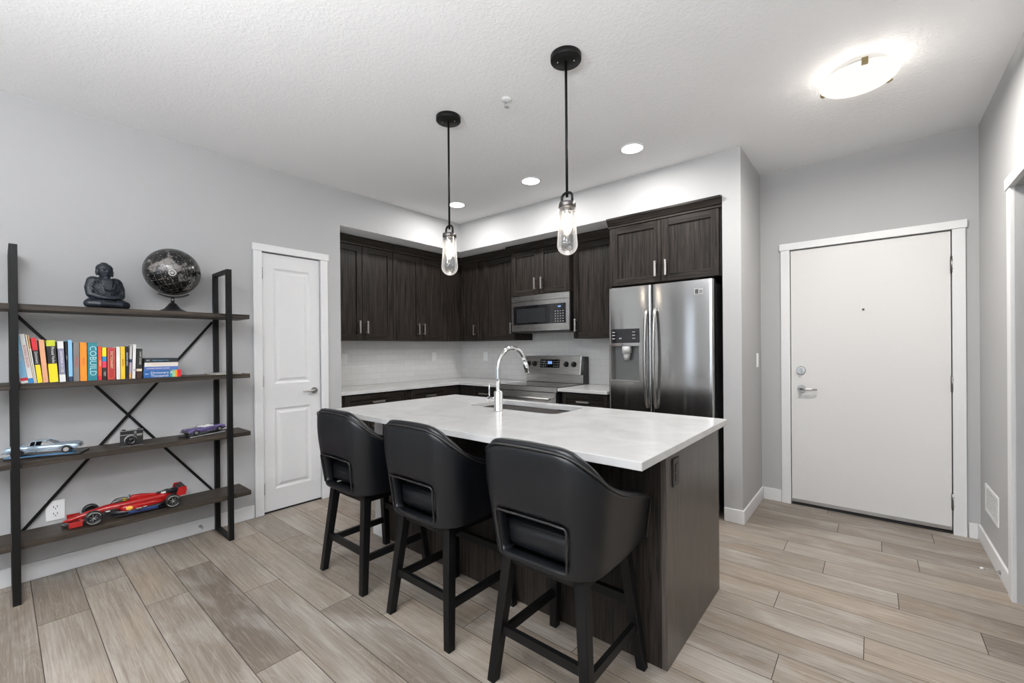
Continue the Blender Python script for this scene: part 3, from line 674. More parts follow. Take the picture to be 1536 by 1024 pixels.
# ================================================================= ISLAND
t = thing('kitchen_island', 'dark wood kitchen island base under the white worktop', 'kitchen island', (0, 0, 0))
mb(M['cab']).box(1.085, 3.020, 1.712, 2.440, 0.09, 0.870).build('body', t)
mb(M['cab']).box(1.085, 3.022, 1.700, 1.712, 0.0, 0.872, 0.001).build('back_panel', t)
mb(M['endpanel']).box(3.022, 3.044, 1.700, 2.462, 0.0, 0.873, 0.0015).build('end_panel', t)
mb(M['inner']).box(1.09, 3.02, 1.75, 2.38, 0.0, 0.09).build('toe_kick', t)
for i in range(3):
    q = MB(); a = 1.10+i*0.64; shaker(q, a, a+0.63, 0.11, 0.86, 0, M['cab'], M['cabx']); o = q.build('door', t, rot=(0, 0, PI), loc=(4.11, 2.461, 0)); pull(o, a+0.10, 0, 0.75)
pw = mb(M['wall']).box(0.985, 1.083, 1.700, 2.440, 0, 0.872); pw.use(M['white']).box(0.973, 1.084, 1.687, 1.700, 0, 0.10, 0.002).box(0.973, 0.985, 1.687, 2.44, 0, 0.10, 0.002)
lab(pw.build('end_wall', t), 'painted grey end wall with white baseboard')
# island top with sink cut-out
SX0, SX1, SY0, SY1 = 1.535, 2.255, 2.075, 2.430
def rrect(x0, x1, y0, y1, rr, n=6):
    pts = []
    for cx, cy, a in ((x1-rr, y1-rr, 0), (x0+rr, y1-rr, 90), (x0+rr, y0+rr, 180), (x1-rr, y0+rr, 270)):
        for i in range(n+1):
            th = math.radians(a+90*i/n); pts.append((cx+rr*math.cos(th), cy+rr*math.sin(th)))
    return pts
TX0, TX1, TY0, TY1 = 0.960, 3.080, 1.385, 2.492
b = mb(M['quartz']); hole = rrect(SX0, SX1, SY0, SY1, 0.055)
def ringface(z):
    O = [b.bm.verts.new((x, y, z)) for x, y in ((TX1, TY1), (TX0, TY1), (TX0, TY0), (TX1, TY0))]; Hh = [b.bm.verts.new((x, y, z)) for x, y in hole]
    for q in range(4):
        seg = Hh[q*7:q*7+7]
        for i in range(6): b.bm.faces.new((O[q], seg[i], seg[i+1]))
        nx = Hh[((q+1)*7) % 28]
        b.bm.faces.new((O[q], seg[6], nx, O[(q+1) % 4]))
    return O, Hh
O1, H1 = ringface(0.905); O0, H0 = ringface(0.874)
for A, B in ((O1, O0), (H1, H0)):
    for i in range(len(A)): b.bm.faces.new((A[i], A[(i+1) % len(A)], B[(i+1) % len(A)], B[i]))
tag(b.build('island_countertop', mods=[('bevel', 0.0025, 2)]), 'large white quartz worktop on the kitchen island', 'countertop', 'white quartz worktops')
# sink
t = thing('sink', 'double bowl undermount stainless steel sink in the island worktop', 'sink', (0, 0, 0))
def bowl(x0, x1, y0, y1, zt, zb):
    b = mb(M['sinksteel']); ins = (0, 0.004, 0.012, 0.035); zz = (zt, zt-0.05, zb+0.03, zb); rr = (0.055, 0.055, 0.06, 0.05)
    rings = []
    for i_, z, q in zip(ins, zz, rr): rings.append([b.bm.verts.new((x, y, z)) for x, y in rrect(x0+i_, x1-i_, y0+i_, y1-i_, q)])
    for A, B in zip(rings, rings[1:]):
        for i in range(len(A)):
            f = b.bm.faces.new((A[i], A[(i+1) % len(A)], B[(i+1) % len(A)], B[i])); f.smooth = True
    b.bm.faces.new(rings[-1])
    cx, cy = (x0+x1)/2, (y0+y1)/2
    o = b.build('bowl', t); mb(M['chrome']).cyl((cx, cy, zb+0.001), (cx, cy, zb+0.004), 0.042, seg=24).build('drain', o); return o
DV = 2.005
bowl(SX0-0.004, DV-0.012, SY0-0.004, SY1+0.004, 0.868, 0.69); bowl(DV+0.012, SX1+0.004, SY0-0.004, SY1+0.004, 0.868, 0.70)
rim = mb(M['sinksteel']).box(DV-0.014, DV+0.014, SY0+0.03, SY1-0.03, 0.850, 0.868, 0.004); rim.build('divider', t)
# faucet
t = thing('faucet', 'tall chrome gooseneck pull-down faucet behind the island sink', 'faucet', (1.900, 1.985, 0.906))
fb = mb(M['chrome']).lathe([(0.0, 0), (0.030, 0), (0.030, 0.006), (0.0265, 0.010), (0.0265, 0.118), (0.023, 0.122), (0.0, 0.122)]).build('base', t)
R_ = 0.138; pts = [(0, 0, 0.12), (0, 0, 0.20)]+[(0, R_-R_*math.cos(math.radians(a)), 0.250+R_*math.sin(math.radians(a))) for a in range(0, 166, 8)]
mb(M['chrome']).tube(pts, 0.0135, seg=16).build('spout', t)
e = Vector(pts[-1]); dd = (Vector(pts[-1])-Vector(pts[-2])).normalized()
mb(M['chrome']).cyl(e, e+dd*0.075, 0.0165, 0.018).cyl(e+dd*0.075, e+dd*0.088, 0.015, 0.013).build('spray_head', t)
mb(M['black']).cyl(e+dd*0.02+Vector((0, -0.016, 0)), e+dd*0.055+Vector((0, -0.018, 0)), 0.007).build('spray_button', t)
mb(M['chrome']).cyl((0, 0, 0.070), (-0.085, 0, 0.070), 0.0125).sph((-0.085, 0, 0.070), 0.0135).cyl((-0.075, 0, 0.072), (-0.075, 0.0, 0.175), 0.0045, 0.004).build('lever_handle', t)
# island outlet
def outlet(name, label, loc, rot, color, cat='outlet', kind='duplex', gang=1, sw=0.070, group=None):
    """plate faces local -y, origin at its centre on the wall"""
    t = thing(name, label, cat, loc, 0, group, rot=rot); W_ = sw*gang; H_ = 0.115
    mb(color).box(-W_/2, W_/2, -0.006, 0, -H_/2, H_/2, 0.002).build('cover_plate', t)
    for g in range(gang):
        cx = -W_/2+sw/2+g*sw if gang > 1 else 0
        if kind == 'duplex':
            for z in (-0.020, 0.020):
                q = mb(color).box(cx-0.017, cx+0.017, -0.0085, -0.006, z-0.016, z+0.016, 0.001); q.use(M['greydark']).box(cx-0.009, cx-0.006, -0.009, -0.0084, z-0.002, z+0.009).box(cx+0.006, cx+0.009, -0.009, -0.0084, z-0.002, z+0.009).cyl((cx, -0.0084, z-0.009), (cx, -0.009, z-0.009), 0.003, seg=8)
                q.build('socket', t)
        else:
            mb(color).box(cx-0.016, cx+0.016, -0.009, -0.006, -0.033, 0.033, 0.0015).build('rocker', t)
    return t
M['plate'] = pm('white plastic plate', (0.92, 0.92, 0.92), 0.35)
M['outletblack'] = colm('dark bronze plate', (0.035, 0.03, 0.027), 0.4)
outlet('power_outlet', 'dark power outlet on the island end panel', (3.045, 1.800, 0.775), (0, 0, HPI), M['outletblack'])
outlet('power_outlet', 'white power outlet low on the wall behind the bookshelf', (0.001, 0.212, 0.368), (0, 0, HPI), M['plate'], group='white wall plates', sw=0.078)
outlet('light_switch', 'white double switch plate on the backsplash by the alcove edge', (KX+0.0105, 2.330, 1.19), (0, 0, HPI), M['plate'], 'light switch', 'rocker', 2, 0.052, 'white wall plates')
outlet('power_outlet', 'white outlet in the middle of the left backsplash', (KX+0.0105, 3.565, 1.195), (0, 0, HPI), M['plate'], kind='rocker', group='white wall plates')
outlet('power_outlet', 'white outlet on the back backsplash left of the range', (-0.165, KY-0.0105, 1.190), (0, 0, 0), M['plate'], kind='rocker', group='white wall plates')
outlet('light_switch', 'white switch plate on the entry passage side of the pillar', (2.951, 4.00, 1.177), (0, 0, HPI), M['plate'], 'light switch', 'rocker', group='white wall plates')

# ================================================================= STOOLS
def make_stool():
    t = thing('counter_stool', 'x', 'bar stool', (2.745, 1.445, 0), 0, 'black leather counter stools at the island')
    # shell path in plan (rear = -y); u runs from the left arm front round the back to the right arm front
    Wd, Yb, Yf, R = 0.262, -0.272, 0.232, 0.13
    path = []
    ns = 7
    for i in range(ns): path.append((-Wd, Yf+(Yb+R-Yf)*i/ns, (-1, 0)))
    for i in range(7):
        a = math.radians(180+90*i/6); path.append((-Wd+R+R*math.cos(a), Yb+R+R*math.sin(a), (math.cos(a), math.sin(a))))
    xs_b = [-0.10, -0.05, 0, 0.05, 0.10]
    for x in xs_b: path.append((x, Yb, (0, -1)))
    for i in range(7):
        a = math.radians(270+90*i/6); path.append((Wd-R+R*math.cos(a), Yb+R+R*math.sin(a), (math.cos(a), math.sin(a))))
    for i in range(1, ns+1): path.append((Wd, Yb+R+(Yf-Yb-R)*i/ns, (1, 0)))
    def sm(x): x = max(0, min(1, x)); return x*x*(3-2*x)
    prof_top = [(-.272, .935), (-.225, .888), (-.16, .835), (-.086, .795), (-.008, .763), (.108, .730), (.195, .712), (.232, .688)]
    def ztop(x, y):
        # high across the back, sweeping down to the arms
        z = prof_top[-1][1]
        if y <= prof_top[0][0]: z = prof_top[0][1]
        else:
            for (ya, za), (yb, zb_) in zip(prof_top, prof_top[1:]):
                if ya <= y <= yb: z = za+(zb_-za)*(y-ya)/(yb-ya); break
        return z+(0.012*(1-(x/Wd)**2) if y < -0.2 else 0)
    def zbot(x, y): return 0.505+0.02*sm((y-0.0)/0.2)
    rows = [0, 0.07, 0.12, 0.22, 0.33, 0.42, 0.50, 0.62, 0.75, 0.88, 1.0]
    zw0, zw1 = 0.537, 0.692
    def zr(x, y, k):
        zb, zt = zbot(x, y), ztop(x, y)
        base_ = [0.505, zw0-0.012, zw0, zw0+0.05, zw1-0.04, zw1, zw1+0.035, 0.78, 0.84, 0.895, 0.93]
        f = (base_[k]-0.505)/(0.93-0.505)
        return zb+(zt-zb)*f
    def pt(i, k, off):
        x, y, (nx, ny) = path[i]; z = zr(x, y, k)
        tp = 0.86+0.14*min(1, (z-0.505)/0.30)       # tapers inwards towards the seat base
        lean = -0.0*(z-0.5)
        o = off
        return Vector((x*tp-nx*o, y*(tp if y < 0 else 1)-ny*o+lean, z))
    n = len(path); K = 11; th = 0.050
    win = set()
    cols = [i for i in range(n-1) if (abs(path[i][0]) < 0.18 and abs(path[i+1][0]) < 0.18 and path[i][1] < -0.2 and path[i+1][1] < -0.2)]
    for i in cols:
        for k in range(2, 5): win.add((i, k))
    b = mb(M['leather'])
    Vo = [[b.bm.verts.new(pt(i, k, 0)) for k in range(K)] for i in range(n)]
    Vi = [[b.bm.verts.new(pt(i, k, th if k < K-1 else th*0.85)) for k in range(K)] for i in range(n)]
    def F(*v):
        f = b.bm.faces.new(v); f.smooth = True
    for i in range(n-1):
        for k in range(K-1):
            if (i, k) in win: continue
            F(Vo[i][k], Vo[i+1][k], Vo[i+1][k+1], Vo[i][k+1]); F(Vi[i][k], Vi[i][k+1], Vi[i+1][k+1], Vi[i+1][k])
            for (di, dk, A, B) in ((0, -1, (i, k), (i+1, k)), (0, 1, (i+1, k+1), (i, k+1)), (-1, 0, (i, k+1), (i, k)), (1, 0, (i+1, k), (i+1, k+1))):
                nb = (i+di, k+dk)
                if nb in win or not (0 <= nb[0] < n-1) or not (0 <= nb[1] < K-1):
                    F(Vo[A[0]][A[1]], Vi[A[0]][A[1]], Vi[B[0]][B[1]], Vo[B[0]][B[1]])
    # crease open borders lightly for crisp seams
    cl = b.bm.edges.layers.float.get('crease_edge') or b.bm.edges.layers.float.new('crease_edge')
    for e_ in b.bm.edges:
        if len(e_.link_faces) == 2:
            try:
                if e_.calc_face_angle() > 1.0: e_[cl] = 0.35
            except Exception: pass
    b.build('back_shell', t, mods=[('subsurf', 2)])
    # piping on the outer top edge, arm fronts and window
    top = [pt(i, K-1, 0.003)+Vector((0, 0, -0.002)) for i in range(n)]
    fr_l = [pt(0, k, 0.002)+Vector((0, 0.002, 0)) for k in range(K-1)]; fr_r = [pt(n-1, k, 0.002)+Vector((0, 0.002, 0)) for k in range(K-2, -1, -1)]
    def smooth_pts(P, it=2):
        for _ in range(it):
            Q = [P[0]]
            for a, c in zip(P, P[1:]): Q += [a*0.75+c*0.25, a*0.25+c*0.75]
            Q.append(P[-1]); P = Q
        return P
    mb(M['piping']).tube(smooth_pts(fr_l+top+fr_r), 0.0042, seg=6).build('piping', t)
    mb(M['leather']).tube(smooth_pts([pt(i, K-1, 0.028)+Vector((0, 0, -0.002)) for i in range(n)]), 0.0185, seg=10).build('padded_rim', t)
    i0, i1 = cols[0], cols[-1]+1
    loop = [pt(i0, k, 0.0) for k in range(2, 6)]+[pt(i, 5, 0.0) for i in range(i0+1, i1)]+[pt(i1, k, 0.0) for k in range(5, 1, -1)]
    mb(M['piping']).tube(smooth_pts(loop), 0.0042, seg=6).build('window_piping', t)
    # seat
    mb(M['leather']).box(-0.208, 0.208, -0.190, 0.225, 0.532, 0.632, 0.034, seg=4).build('seat', t, mods=[('subsurf', 1)])
    mb(M['blackwood']).box(-0.175, 0.175, -0.175, 0.175, 0.462, 0.506, 0.003).build('seat_frame', t)
    mb(M['blackmetal']).cyl((0, 0, 0.505), (0, 0, 0.532), 0.13, seg=28).build('swivel_plate', t)
    # legs
    def legpt(sx, sy, z):
        f = z/0.505; return Vector((sx*(0.212-0.052*f), sy*(0.212-0.052*f), z))
    def bar(P0, P1, wx, wz, b):
        d_ = (P1-P0).normalized(); up = Vector((0, 0, 1)); s_ = d_.cross(up).normalized(); u_ = s_.cross(d_)
        A = [b.bm.verts.new(P0+s_*a*wx/2+u_*c*wz/2) for a, c in ((-1, -1), (1, -1), (1, 1), (-1, 1))]; B = [b.bm.verts.new(P1+s_*a*wx/2+u_*c*wz/2) for a, c in ((-1, -1), (1, -1), (1, 1), (-1, 1))]
        b.bm.faces.new(A[::-1]); b.bm.faces.new(B)
        for i in range(4): b.bm.faces.new((A[i], A[(i+1) % 4], B[(i+1) % 4], B[i]))
    for sx in (-1, 1):
        for sy in (-1, 1):
            b = mb(M['blackwood']); a0, a1 = legpt(sx, sy, 0), legpt(sx, sy, 0.505); h0, h1 = 0.018, 0.022
            A = [b.bm.verts.new(a0+Vector((i*h0, j*h0, 0))) for i, j in ((-1, -1), (1, -1), (1, 1), (-1, 1))]; B = [b.bm.verts.new(a1+Vector((i*h1, j*h1, 0))) for i, j in ((-1, -1), (1, -1), (1, 1), (-1, 1))]
            b.bm.faces.new(A[::-1]); b.bm.faces.new(B)
            for i in range(4): b.bm.faces.new((A[i], A[(i+1) % 4], B[(i+1) % 4], B[i]))
            b.build('leg', t, mods=[('bevel', 0.003, 2)])
    for P0, P1 in ((legpt(-1, -1, 0.205), legpt(1, -1, 0.205)), (legpt(-1, -1, 0.175), legpt(-1, 1, 0.175)), (legpt(1, -1, 0.175), legpt(1, 1, 0.175)), (legpt(-1, 1, 0.275), legpt(1, 1, 0.275))):
        b = mb(M['blackwood']); bar(P0, P1, 0.020, 0.034, b); b.build('stretcher', t)
    b = mb(M['blackmetal']); bar(legpt(-1, 1, 0.295), legpt(1, 1, 0.295), 0.026, 0.006, b); b.build('footrest_plate', t)
    return t
S3 = make_stool(); S3['label'] = 'black leather counter stool nearest the camera, by the island end panel'
copy_thing(S3, (2.066, 1.445, 0), 0, 'black leather counter stool in the middle of the island row')
copy_thing(S3, (1.400, 1.440, 0), 0, 'black leather counter stool farthest left, nearest the pantry door')

# ================================================================= CEILING LIGHTS
def pendant(x, y, label, power):
    t = thing('pendant_light', label, 'pendant lamp', (x, y, CEIL), 0, 'pendant lights over the island')
    mb(M['blackmetal']).lathe([(0, 0), (0.076, 0), (0.076, -0.024), (0.074, -0.027), (0.0, -0.027)], seg=40).build('canopy', t)
    mb(M['nickel']).sph((0.035, 0.02, -0.028), 0.004, 8, 6).sph((-0.035, -0.02, -0.028), 0.004, 8, 6).build('canopy_screw', t)
    mb(M['blackmetal']).cyl((0, 0, -0.027), (0, 0, -0.700), 0.0065, seg=12).build('rod', t)
    # yoke: two uprights joined by a bowed top
    yk = mb(M['blackmetal'])
    pts = [(0.030*math.cos(math.radians(a)), 0, -0.700+0.022*math.sin(math.radians(a))) for a in range(0, 181, 15)]
    yk.tube([(0.030, 0, -0.745)]+pts+[(-0.030, 0, -0.745)], 0.0065, seg=8)
    yk.build('yoke', t)
    mb(colm('dark nickel', (0.16, 0.15, 0.145), 0.3, metal=1.0)).lathe([(0, -0.728), (0.041, -0.728), (0.043, -0.732), (0.043, -0.752), (0.040, -0.756), (0, -0.756)], seg=32).build('socket_cap', t)
    mb(M['nickel']).cyl((0, 0, -0.756), (0, 0, -0.790), 0.019, 0.017).build('bulb_socket', t)
    prof = [(0.041, -0.750), (0.042, -0.80), (0.045, -0.86), (0.050, -0.92)]
    for a in range(0, 91, 9): prof.append((0.051*math.cos(math.radians(a)), -0.937-0.051*math.sin(math.radians(a))))
    prof[-1] = (0.0005, -0.988)
    mb(M['glass']).lathe(prof, seg=40).build('glass_shade', t)
    bl = mb(M['bulb']).sph((0, 0, -0.835), (0.017, 0.017, 0.040), 16, 10); bl = bl.build('bulb', t)
    tp = mb(M['glass']).lathe([(0.016, -0.790), (0.022, -0.83), (0.021, -0.865), (0.008, -0.885), (0.0005, -0.887)], seg=20); tp.build('bulb_glass', t)
    lo = light('pendant_bulb_light', 'POINT', (0, 0, -0.835), power, (1, 0.87, 0.72), shadow_soft_size=0.02); lo.parent = t
    return t
pendant(1.648, 1.822, 'left clear glass pendant lamp on a black rod', 0.8)
pendant(2.515, 1.822, 'right clear glass pendant lamp on a black rod', 0.8)
for x, lb in ((0.481, 'leftmost round recessed ceiling light in the kitchen'), (1.415, 'middle round recessed ceiling light in the kitchen'), (2.342, 'recessed ceiling light nearest the fridge')):
    t = thing('recessed_light', lb, 'ceiling light', (x, 2.975, CEIL), 0, 'recessed kitchen ceiling lights')
    mb(M['white']).lathe([(0.074, -0.001), (0.090, -0.001), (0.092, -0.005), (0.088, -0.008), (0.074, -0.006)], seg=40).build('trim_ring', t)
    mb(M['pot']).cyl((0, 0, -0.001), (0, 0, -0.005), 0.075, seg=36).build('lens', t)
    lo = light('recessed_light_beam', 'AREA', (0, 0, -0.012), 12.5, (1, 0.985, 0.96), shape='DISK', size=0.15); lo.parent = t
t = thing('ceiling_dome_light', 'lit frosted glass dome light on the entry ceiling', 'ceiling light', (3.625, 2.905, CEIL))
mb(M['white']).cyl((0, 0, -0.001), (0, 0, -0.020), 0.085, seg=32).build('mount_plate', t)
Rd = 0.168
prof = [(Rd, -0.048)]+[(Rd*math.cos(math.radians(a)), -0.050-0.048*math.sin(math.radians(a))) for a in range(6, 88, 9)]+[(0.0005, -0.099)]
mb(M['dome']).lathe(prof, seg=48).build('glass_dome', t)
for a in (-80, 40, 160):
    a = math.radians(a); R2 = Matrix.Rotation(a, 4, 'Z')
    mb(M['brass']).box(Rd-0.012, Rd+0.004, -0.013, 0.013, -0.068, -0.036, 0.001, mat=R2).box(0.07, Rd, -0.004, 0.004, -0.040, -0.036, mat=R2).build('clip', t)
lo = light('dome_bulb_light', 'POINT', (0, 0, -0.045), 6, (1, 0.94, 0.86), shadow_soft_size=0.02); lo.parent = t
lo = light('dome_glow', 'AREA', (0, 0, -0.102), 28, (1, 0.965, 0.91), shape='DISK', size=0.30); lo.parent = t
t = thing('fire_sprinkler', 'small chrome fire sprinkler head on the kitchen ceiling', 'sprinkler', (2.050, 1.913, CEIL))
mb(M['white']).lathe([(0.0, -0.001), (0.032, -0.001), (0.030, -0.006), (0.013, -0.010), (0.0, -0.010)], seg=28).build('escutcheon', t)
mb(M['chrome']).cyl((0, 0, -0.010), (0, 0, -0.020), 0.008).tube([(0.012, 0, -0.018), (0.011, 0, -0.034), (0, 0, -0.044)], 0.0025, 6).tube([(-0.012, 0, -0.018), (-0.011, 0, -0.034), (0, 0, -0.044)], 0.0025, 6).cyl((0, 0, -0.044), (0, 0, -0.046), 0.015, seg=16).build('sprinkler_head', t)

# ================================================================= VENT, DOOR STOPS
t = thing('return_air_vent', 'white slatted air vent low on the right wall', 'air vent', (XR-0.0005, 3.80, 0.335), -HPI)
fr = mb(M['white']); W2, H2 = 0.180, 0.085
fr.box(-W2, W2, -0.006, 0, H2-0.018, H2, 0.001).box(-W2, W2, -0.006, 0, -H2, -H2+0.018, 0.001).box(-W2, -W2+0.018, -0.006, 0, -H2+0.018, H2-0.018).box(W2-0.018, W2, -0.006, 0, -H2+0.018, H2-0.018).build('frame', t)
for i in range(9):
    z = -H2+0.026+i*0.0148; mb(M['white']).box(-W2+0.018, W2-0.018, -0.005, -0.002, z-0.004, z+0.004, mat=Matrix.Translation((0, 0, 0))).build('slat', t)
mb(M['greydark']).box(-W2+0.018, W2-0.018, -0.0016, -0.0006, -H2+0.018, H2-0.018).build('backing', t)
def doorstop(loc, rz, label):
    t = thing('door_stop', label, 'door stop', loc, rz, 'spring door stops')
    sp_ = [(math.cos(i*0.9)*0.005, -0.004-i*0.0011, math.sin(i*0.9)*0.005) for i in range(56)]
    mb(M['nickel']).cyl((0, 0, 0), (0, -0.006, 0), 0.010, seg=14).tube(sp_, 0.0013, 5).build('spring', t); mb(M['white']).cyl((0, -0.064, 0), (0, -0.076, 0), 0.007, seg=12).build('rubber_tip', t)
doorstop((XR-0.0135, 3.52, 0.040), -HPI, 'spring door stop on the right baseboard')
doorstop((0.0135, 0.915, 0.050), HPI, 'spring door stop on the left baseboard under the bookshelf')

# ================================================================= BOOKSHELF
t = thing('bookshelf', 'black metal and dark wood open bookshelf on the left wall', 'bookshelf', (0, 0, 0))
PY = (0.056, 1.016); Z = 1.846; pw_ = 0.015
ST = (1.545, 1.129, 0.722, 0.302)
for py in PY:
    q = mb(M['blackmetal']); f0, f1, b0, b1 = 0.293, 0.325, 0.015, 0.047
    q.box(f0, f1, py-pw_, py+pw_, 0, Z, 0.001, seg=1).box(b0, b1, py-pw_, py+pw_, 0, Z, 0.001, seg=1).box(b1, f0, py-pw_, py+pw_, Z-0.022, Z).box(b1, f0, py-pw_, py+pw_, 0, 0.022)
    q.build('side_frame', t)
for z in ST:
    s_ = mb(M['shelfwood']).box(0.049, 0.291, -0.085, 1.150, z-0.030, z, 0.0015)
    s_.build('shelf', t)
for (y0, z0, y1, z1) in ((0.072, 1.500, 1.000, 0.275), (0.072, 0.275, 1.000, 1.500)):
    q = mb(M['blackmetal']); P0 = Vector((0.006 if z0 > z1 else 0.011, y0, z0)); P1 = Vector((P0.x, y1, z1)); d_ = (P1-P0).normalized(); n2 = Vector((0, -d_.z, d_.y))*0.008
    q.prism([((P0-n2).y, (P0-n2).z), ((P1-n2).y, (P1-n2).z), ((P1+n2).y, (P1+n2).z), ((P0+n2).y, (P0+n2).z)], P0.x, P0.x+0.004, axis='x'); q.build('cross_brace', t)

# ---- books. spine faces +x, at x = 0.262
BX = 0.268; Zs = ST[1]
RED, YEL, BLK, WHT = (0.62, 0.02, 0.03), (0.85, 0.68, 0.02), (0.012, 0.012, 0.014), (0.78, 0.77, 0.75)
PEA, ORG, TEAL, GRY = (0.72, 0.36, 0.20), (0.90, 0.27, 0.02), (0.02, 0.20, 0.24), (0.20, 0.19, 0.185)
LBL, NAVY, PUR, ORR, BRK = (0.24, 0.50, 0.72), (0.02, 0.04, 0.10), (0.22, 0.21, 0.32), (0.75, 0.08, 0.02), (0.40, 0.03, 0.02)
PNK, BLU, LIL, CRM, LIM, TAN = (0.75, 0.05, 0.10), (0.02, 0.22, 0.48), (0.42, 0.34, 0.42), (0.75, 0.66, 0.48), (0.55, 0.60, 0.03), (0.60, 0.33, 0.12)
def cm(c):
    return colm('cover %02d %02d %02d' % tuple(int(v*100) for v in c), c, 0.4)
def book(y0, y1, h, bands, lean, label, txt=None, dep=0.15, tcol=WHT, tsize=None, tz=None):
    """bands: list of (fraction from bottom, colour). lean in degrees, top leaning towards -y"""
    t_ = (y1-y0)-0.0012; o = MB(); prev = 0.0
    for f, c in bands:
        o.use(cm(c)).box(-dep, 0, 0, t_, h*prev, h*f) if False else None
        z0, z1 = h*prev, h*f; o.use(cm(c)); o.box(-0.004, 0, 0, t_, z0, z1); o.box(-dep, -0.004, 0, 0.0012, z0, z1); o.box(-dep, -0.004, t_-0.0012, t_, z0, z1); prev = f
    ang = math.radians(lean); lift = t_*math.sin(abs(ang)) if ang < 0 else 0.0
    b_ = o.build('book', None, (BX, y0, Zs+0.0006+lift), (ang, 0, 0)); tag(b_, label, 'book', 'books standing on the second shelf')
    if t_ > 0.004: mb(M['paper']).box(-dep+0.003, -0.0045, 0.0013, t_-0.0013, 0.003, h-0.003).build('page_block', b_)
    if txt:
        for s_, tc_, z_, sz, off in txt:
            text('spine_text', s_, sz, cm(tc_), b_, (0.0006, t_*off, h*z_), (0, HPI, 0) if False else (HPI, HPI, HPI))
    return b_
# text matrix: letters read top-to-bottom on a spine that faces +x
def spine(b_, s, size, c, z, off, t_):
    o = text('spine_text', s, size, cm(c), b_, (0.0007, off*t_, z)); o.rotation_euler = Matrix(((0, 0, 1), (0, 1, 0), (-1, 0, 0))).to_euler(); return o
B = [
 (0.081, 0.106, .262, [(.05, WHT), (.11, RED), (1, LBL)], 7.2, 'light blue and white book at the far left of the row, red band low', ('ENGLISH', WHT, .013, .55, .5)),
 (0.106, 0.125, .260, [(.10, BLU), (1, WHT)], 7.0, 'leaning white book with dark red lettering and a blue foot', ('BUSINESS ENGLISH', BRK, .014, .55, .5)),
 (0.125, 0.131, .258, [(1, CRM)], 6.6, 'thin cream paperback leaning beside the white book with dark red lettering', None),
 (0.131, 0.1365, .256, [(.72, WHT), (1, TAN)], 6.3, 'thin white paperback with orange-brown top, left of the red and yellow book', None),
 (0.1375, 0.1570, .240, [(.40, YEL), (.72, BLK), (1, RED)], 5.5, 'red, black and yellow book with white lettering', ('Dictionary', WHT, .015, .56, .5)),
 (0.158, 0.178, .229, [(1, PEA)], 4.0, 'peach orange book beside the red, black and yellow one', None),
 (0.181, 0.2150, .227, [(.44, YEL), (.86, BLK), (1, LIM)], 3.0, 'thick black and bright yellow book with a lime green top band', ('Phrasal Verbs', WHT, .016, .65, .62)),
 (0.219, 0.2430, .222, [(.18, WHT), (.82, PUR), (.85, WHT), (1, WHT)], 2.2, 'white and purple-grey book with large white lettering', ('GRAMMAR IN USE', WHT, .015, .5, .5)),
 (0.2455, 0.2525, .222, [(1, BLK)], 1.2, 'thin black book left of the light blue one', ('WORLD', WHT, .0055, .6, .5)),
 (0.2535, 0.2700, .230, [(.12, NAVY), (1, LBL)], 0.5, 'sky blue book with a dark navy foot', None),
 (0.272, 0.2965, .216, [(1, GRY)], 0, 'plain mid-grey book left of the orange one', ('THE READER', RED, .010, .5, .5)),
 (0.298, 0.3265, .216, [(1, ORG)], 0, 'bright orange book left of the teal one', ('ENGLISH', BRK, .010, .5, .5)),
 (0.329, 0.3695, .215, [(1, TEAL)], 0, 'thick teal green book with large pale capital letters', ('COBUILD', (0.45, 0.66, 0.68), .040, .52, .5)),
 (0.3715, 0.3875, .194, [(.12, RED), (1, ORR)], 0, 'slim orange-red book right of the teal one', ('IDIOMS', CRM, .010, .5, .5)),
 (0.389, 0.4075, .188, [(.38, BLK), (.56, PNK), (.72, BLU), (1, YEL)], 0, 'book banded yellow, blue, pink and black', ('TEXT', WHT, .011, .19, .5)),
 (0.410, 0.4465, .186, [(1, BRK)], 0, 'thick brick red book with a pale frame line on its spine', ('DICTIONARY', CRM, .017, .62, .5)),
 (0.4490, 0.4665, .191, [(1, WHT)], 0, 'plain white book between the red and the yellow books', None),
 (0.468, 0.4885, .193, [(1, (0.78, 0.52, 0.03))], 0, 'golden yellow book right of the plain white one', ('GRAMMAR', BRK, .009, .5, .5)),
 (0.4900, 0.5040, .194, [(.3, BLK), (1, BLK)], 0, 'narrow black book with white lettering right of the yellow one', ('READING SKILLS', WHT, .011, .6, .5)),
 (0.5055, 0.5170, .195, [(.18, TAN), (.5, LIL), (.6, NAVY), (1, (0.5, 0.47, 0.46))], -1.2, 'slim lilac-grey book with an orange foot', None),
 (0.5190, 0.5340, .205, [(1, WHT)], -1.6, 'white book second from the right end of the upright row', ('ZEN', BLK, .008, .25, .5)),
 (0.5375, 0.5640, .180, [(.24, (0.05, 0.02, 0.015)), (.32, CRM), (1, (0.022, 0.022, 0.02))], -1.5, 'black book with a cream band at the right end of the upright row', ('SHORT STORIES', WHT, .011, .68, .6)),
]
for y0, y1, h, bands, ln, lb, tx in B:
    b_ = book(y0, y1, h, bands, ln, lb)
    if tx: spine(b_, tx[0], tx[2], tx[1], h*tx[3], tx[4], y1-y0)
    if 'brick red' in lb:
        f_ = mb(cm((0.62, 0.25, 0.2))); w_ = y1-y0-0.0012; x = 0.0004
        f_.box(0, x, 0.004, 0.0055, 0.008, h-0.008).box(0, x, w_-0.0055, w_-0.004, 0.008, h-0.008).box(0, x, 0.004, w_-0.004, 0.007, 0.0085).box(0, x, 0.004, w_-0.004, h-0.0085, h-0.007); f_.build('spine_frame', b_)
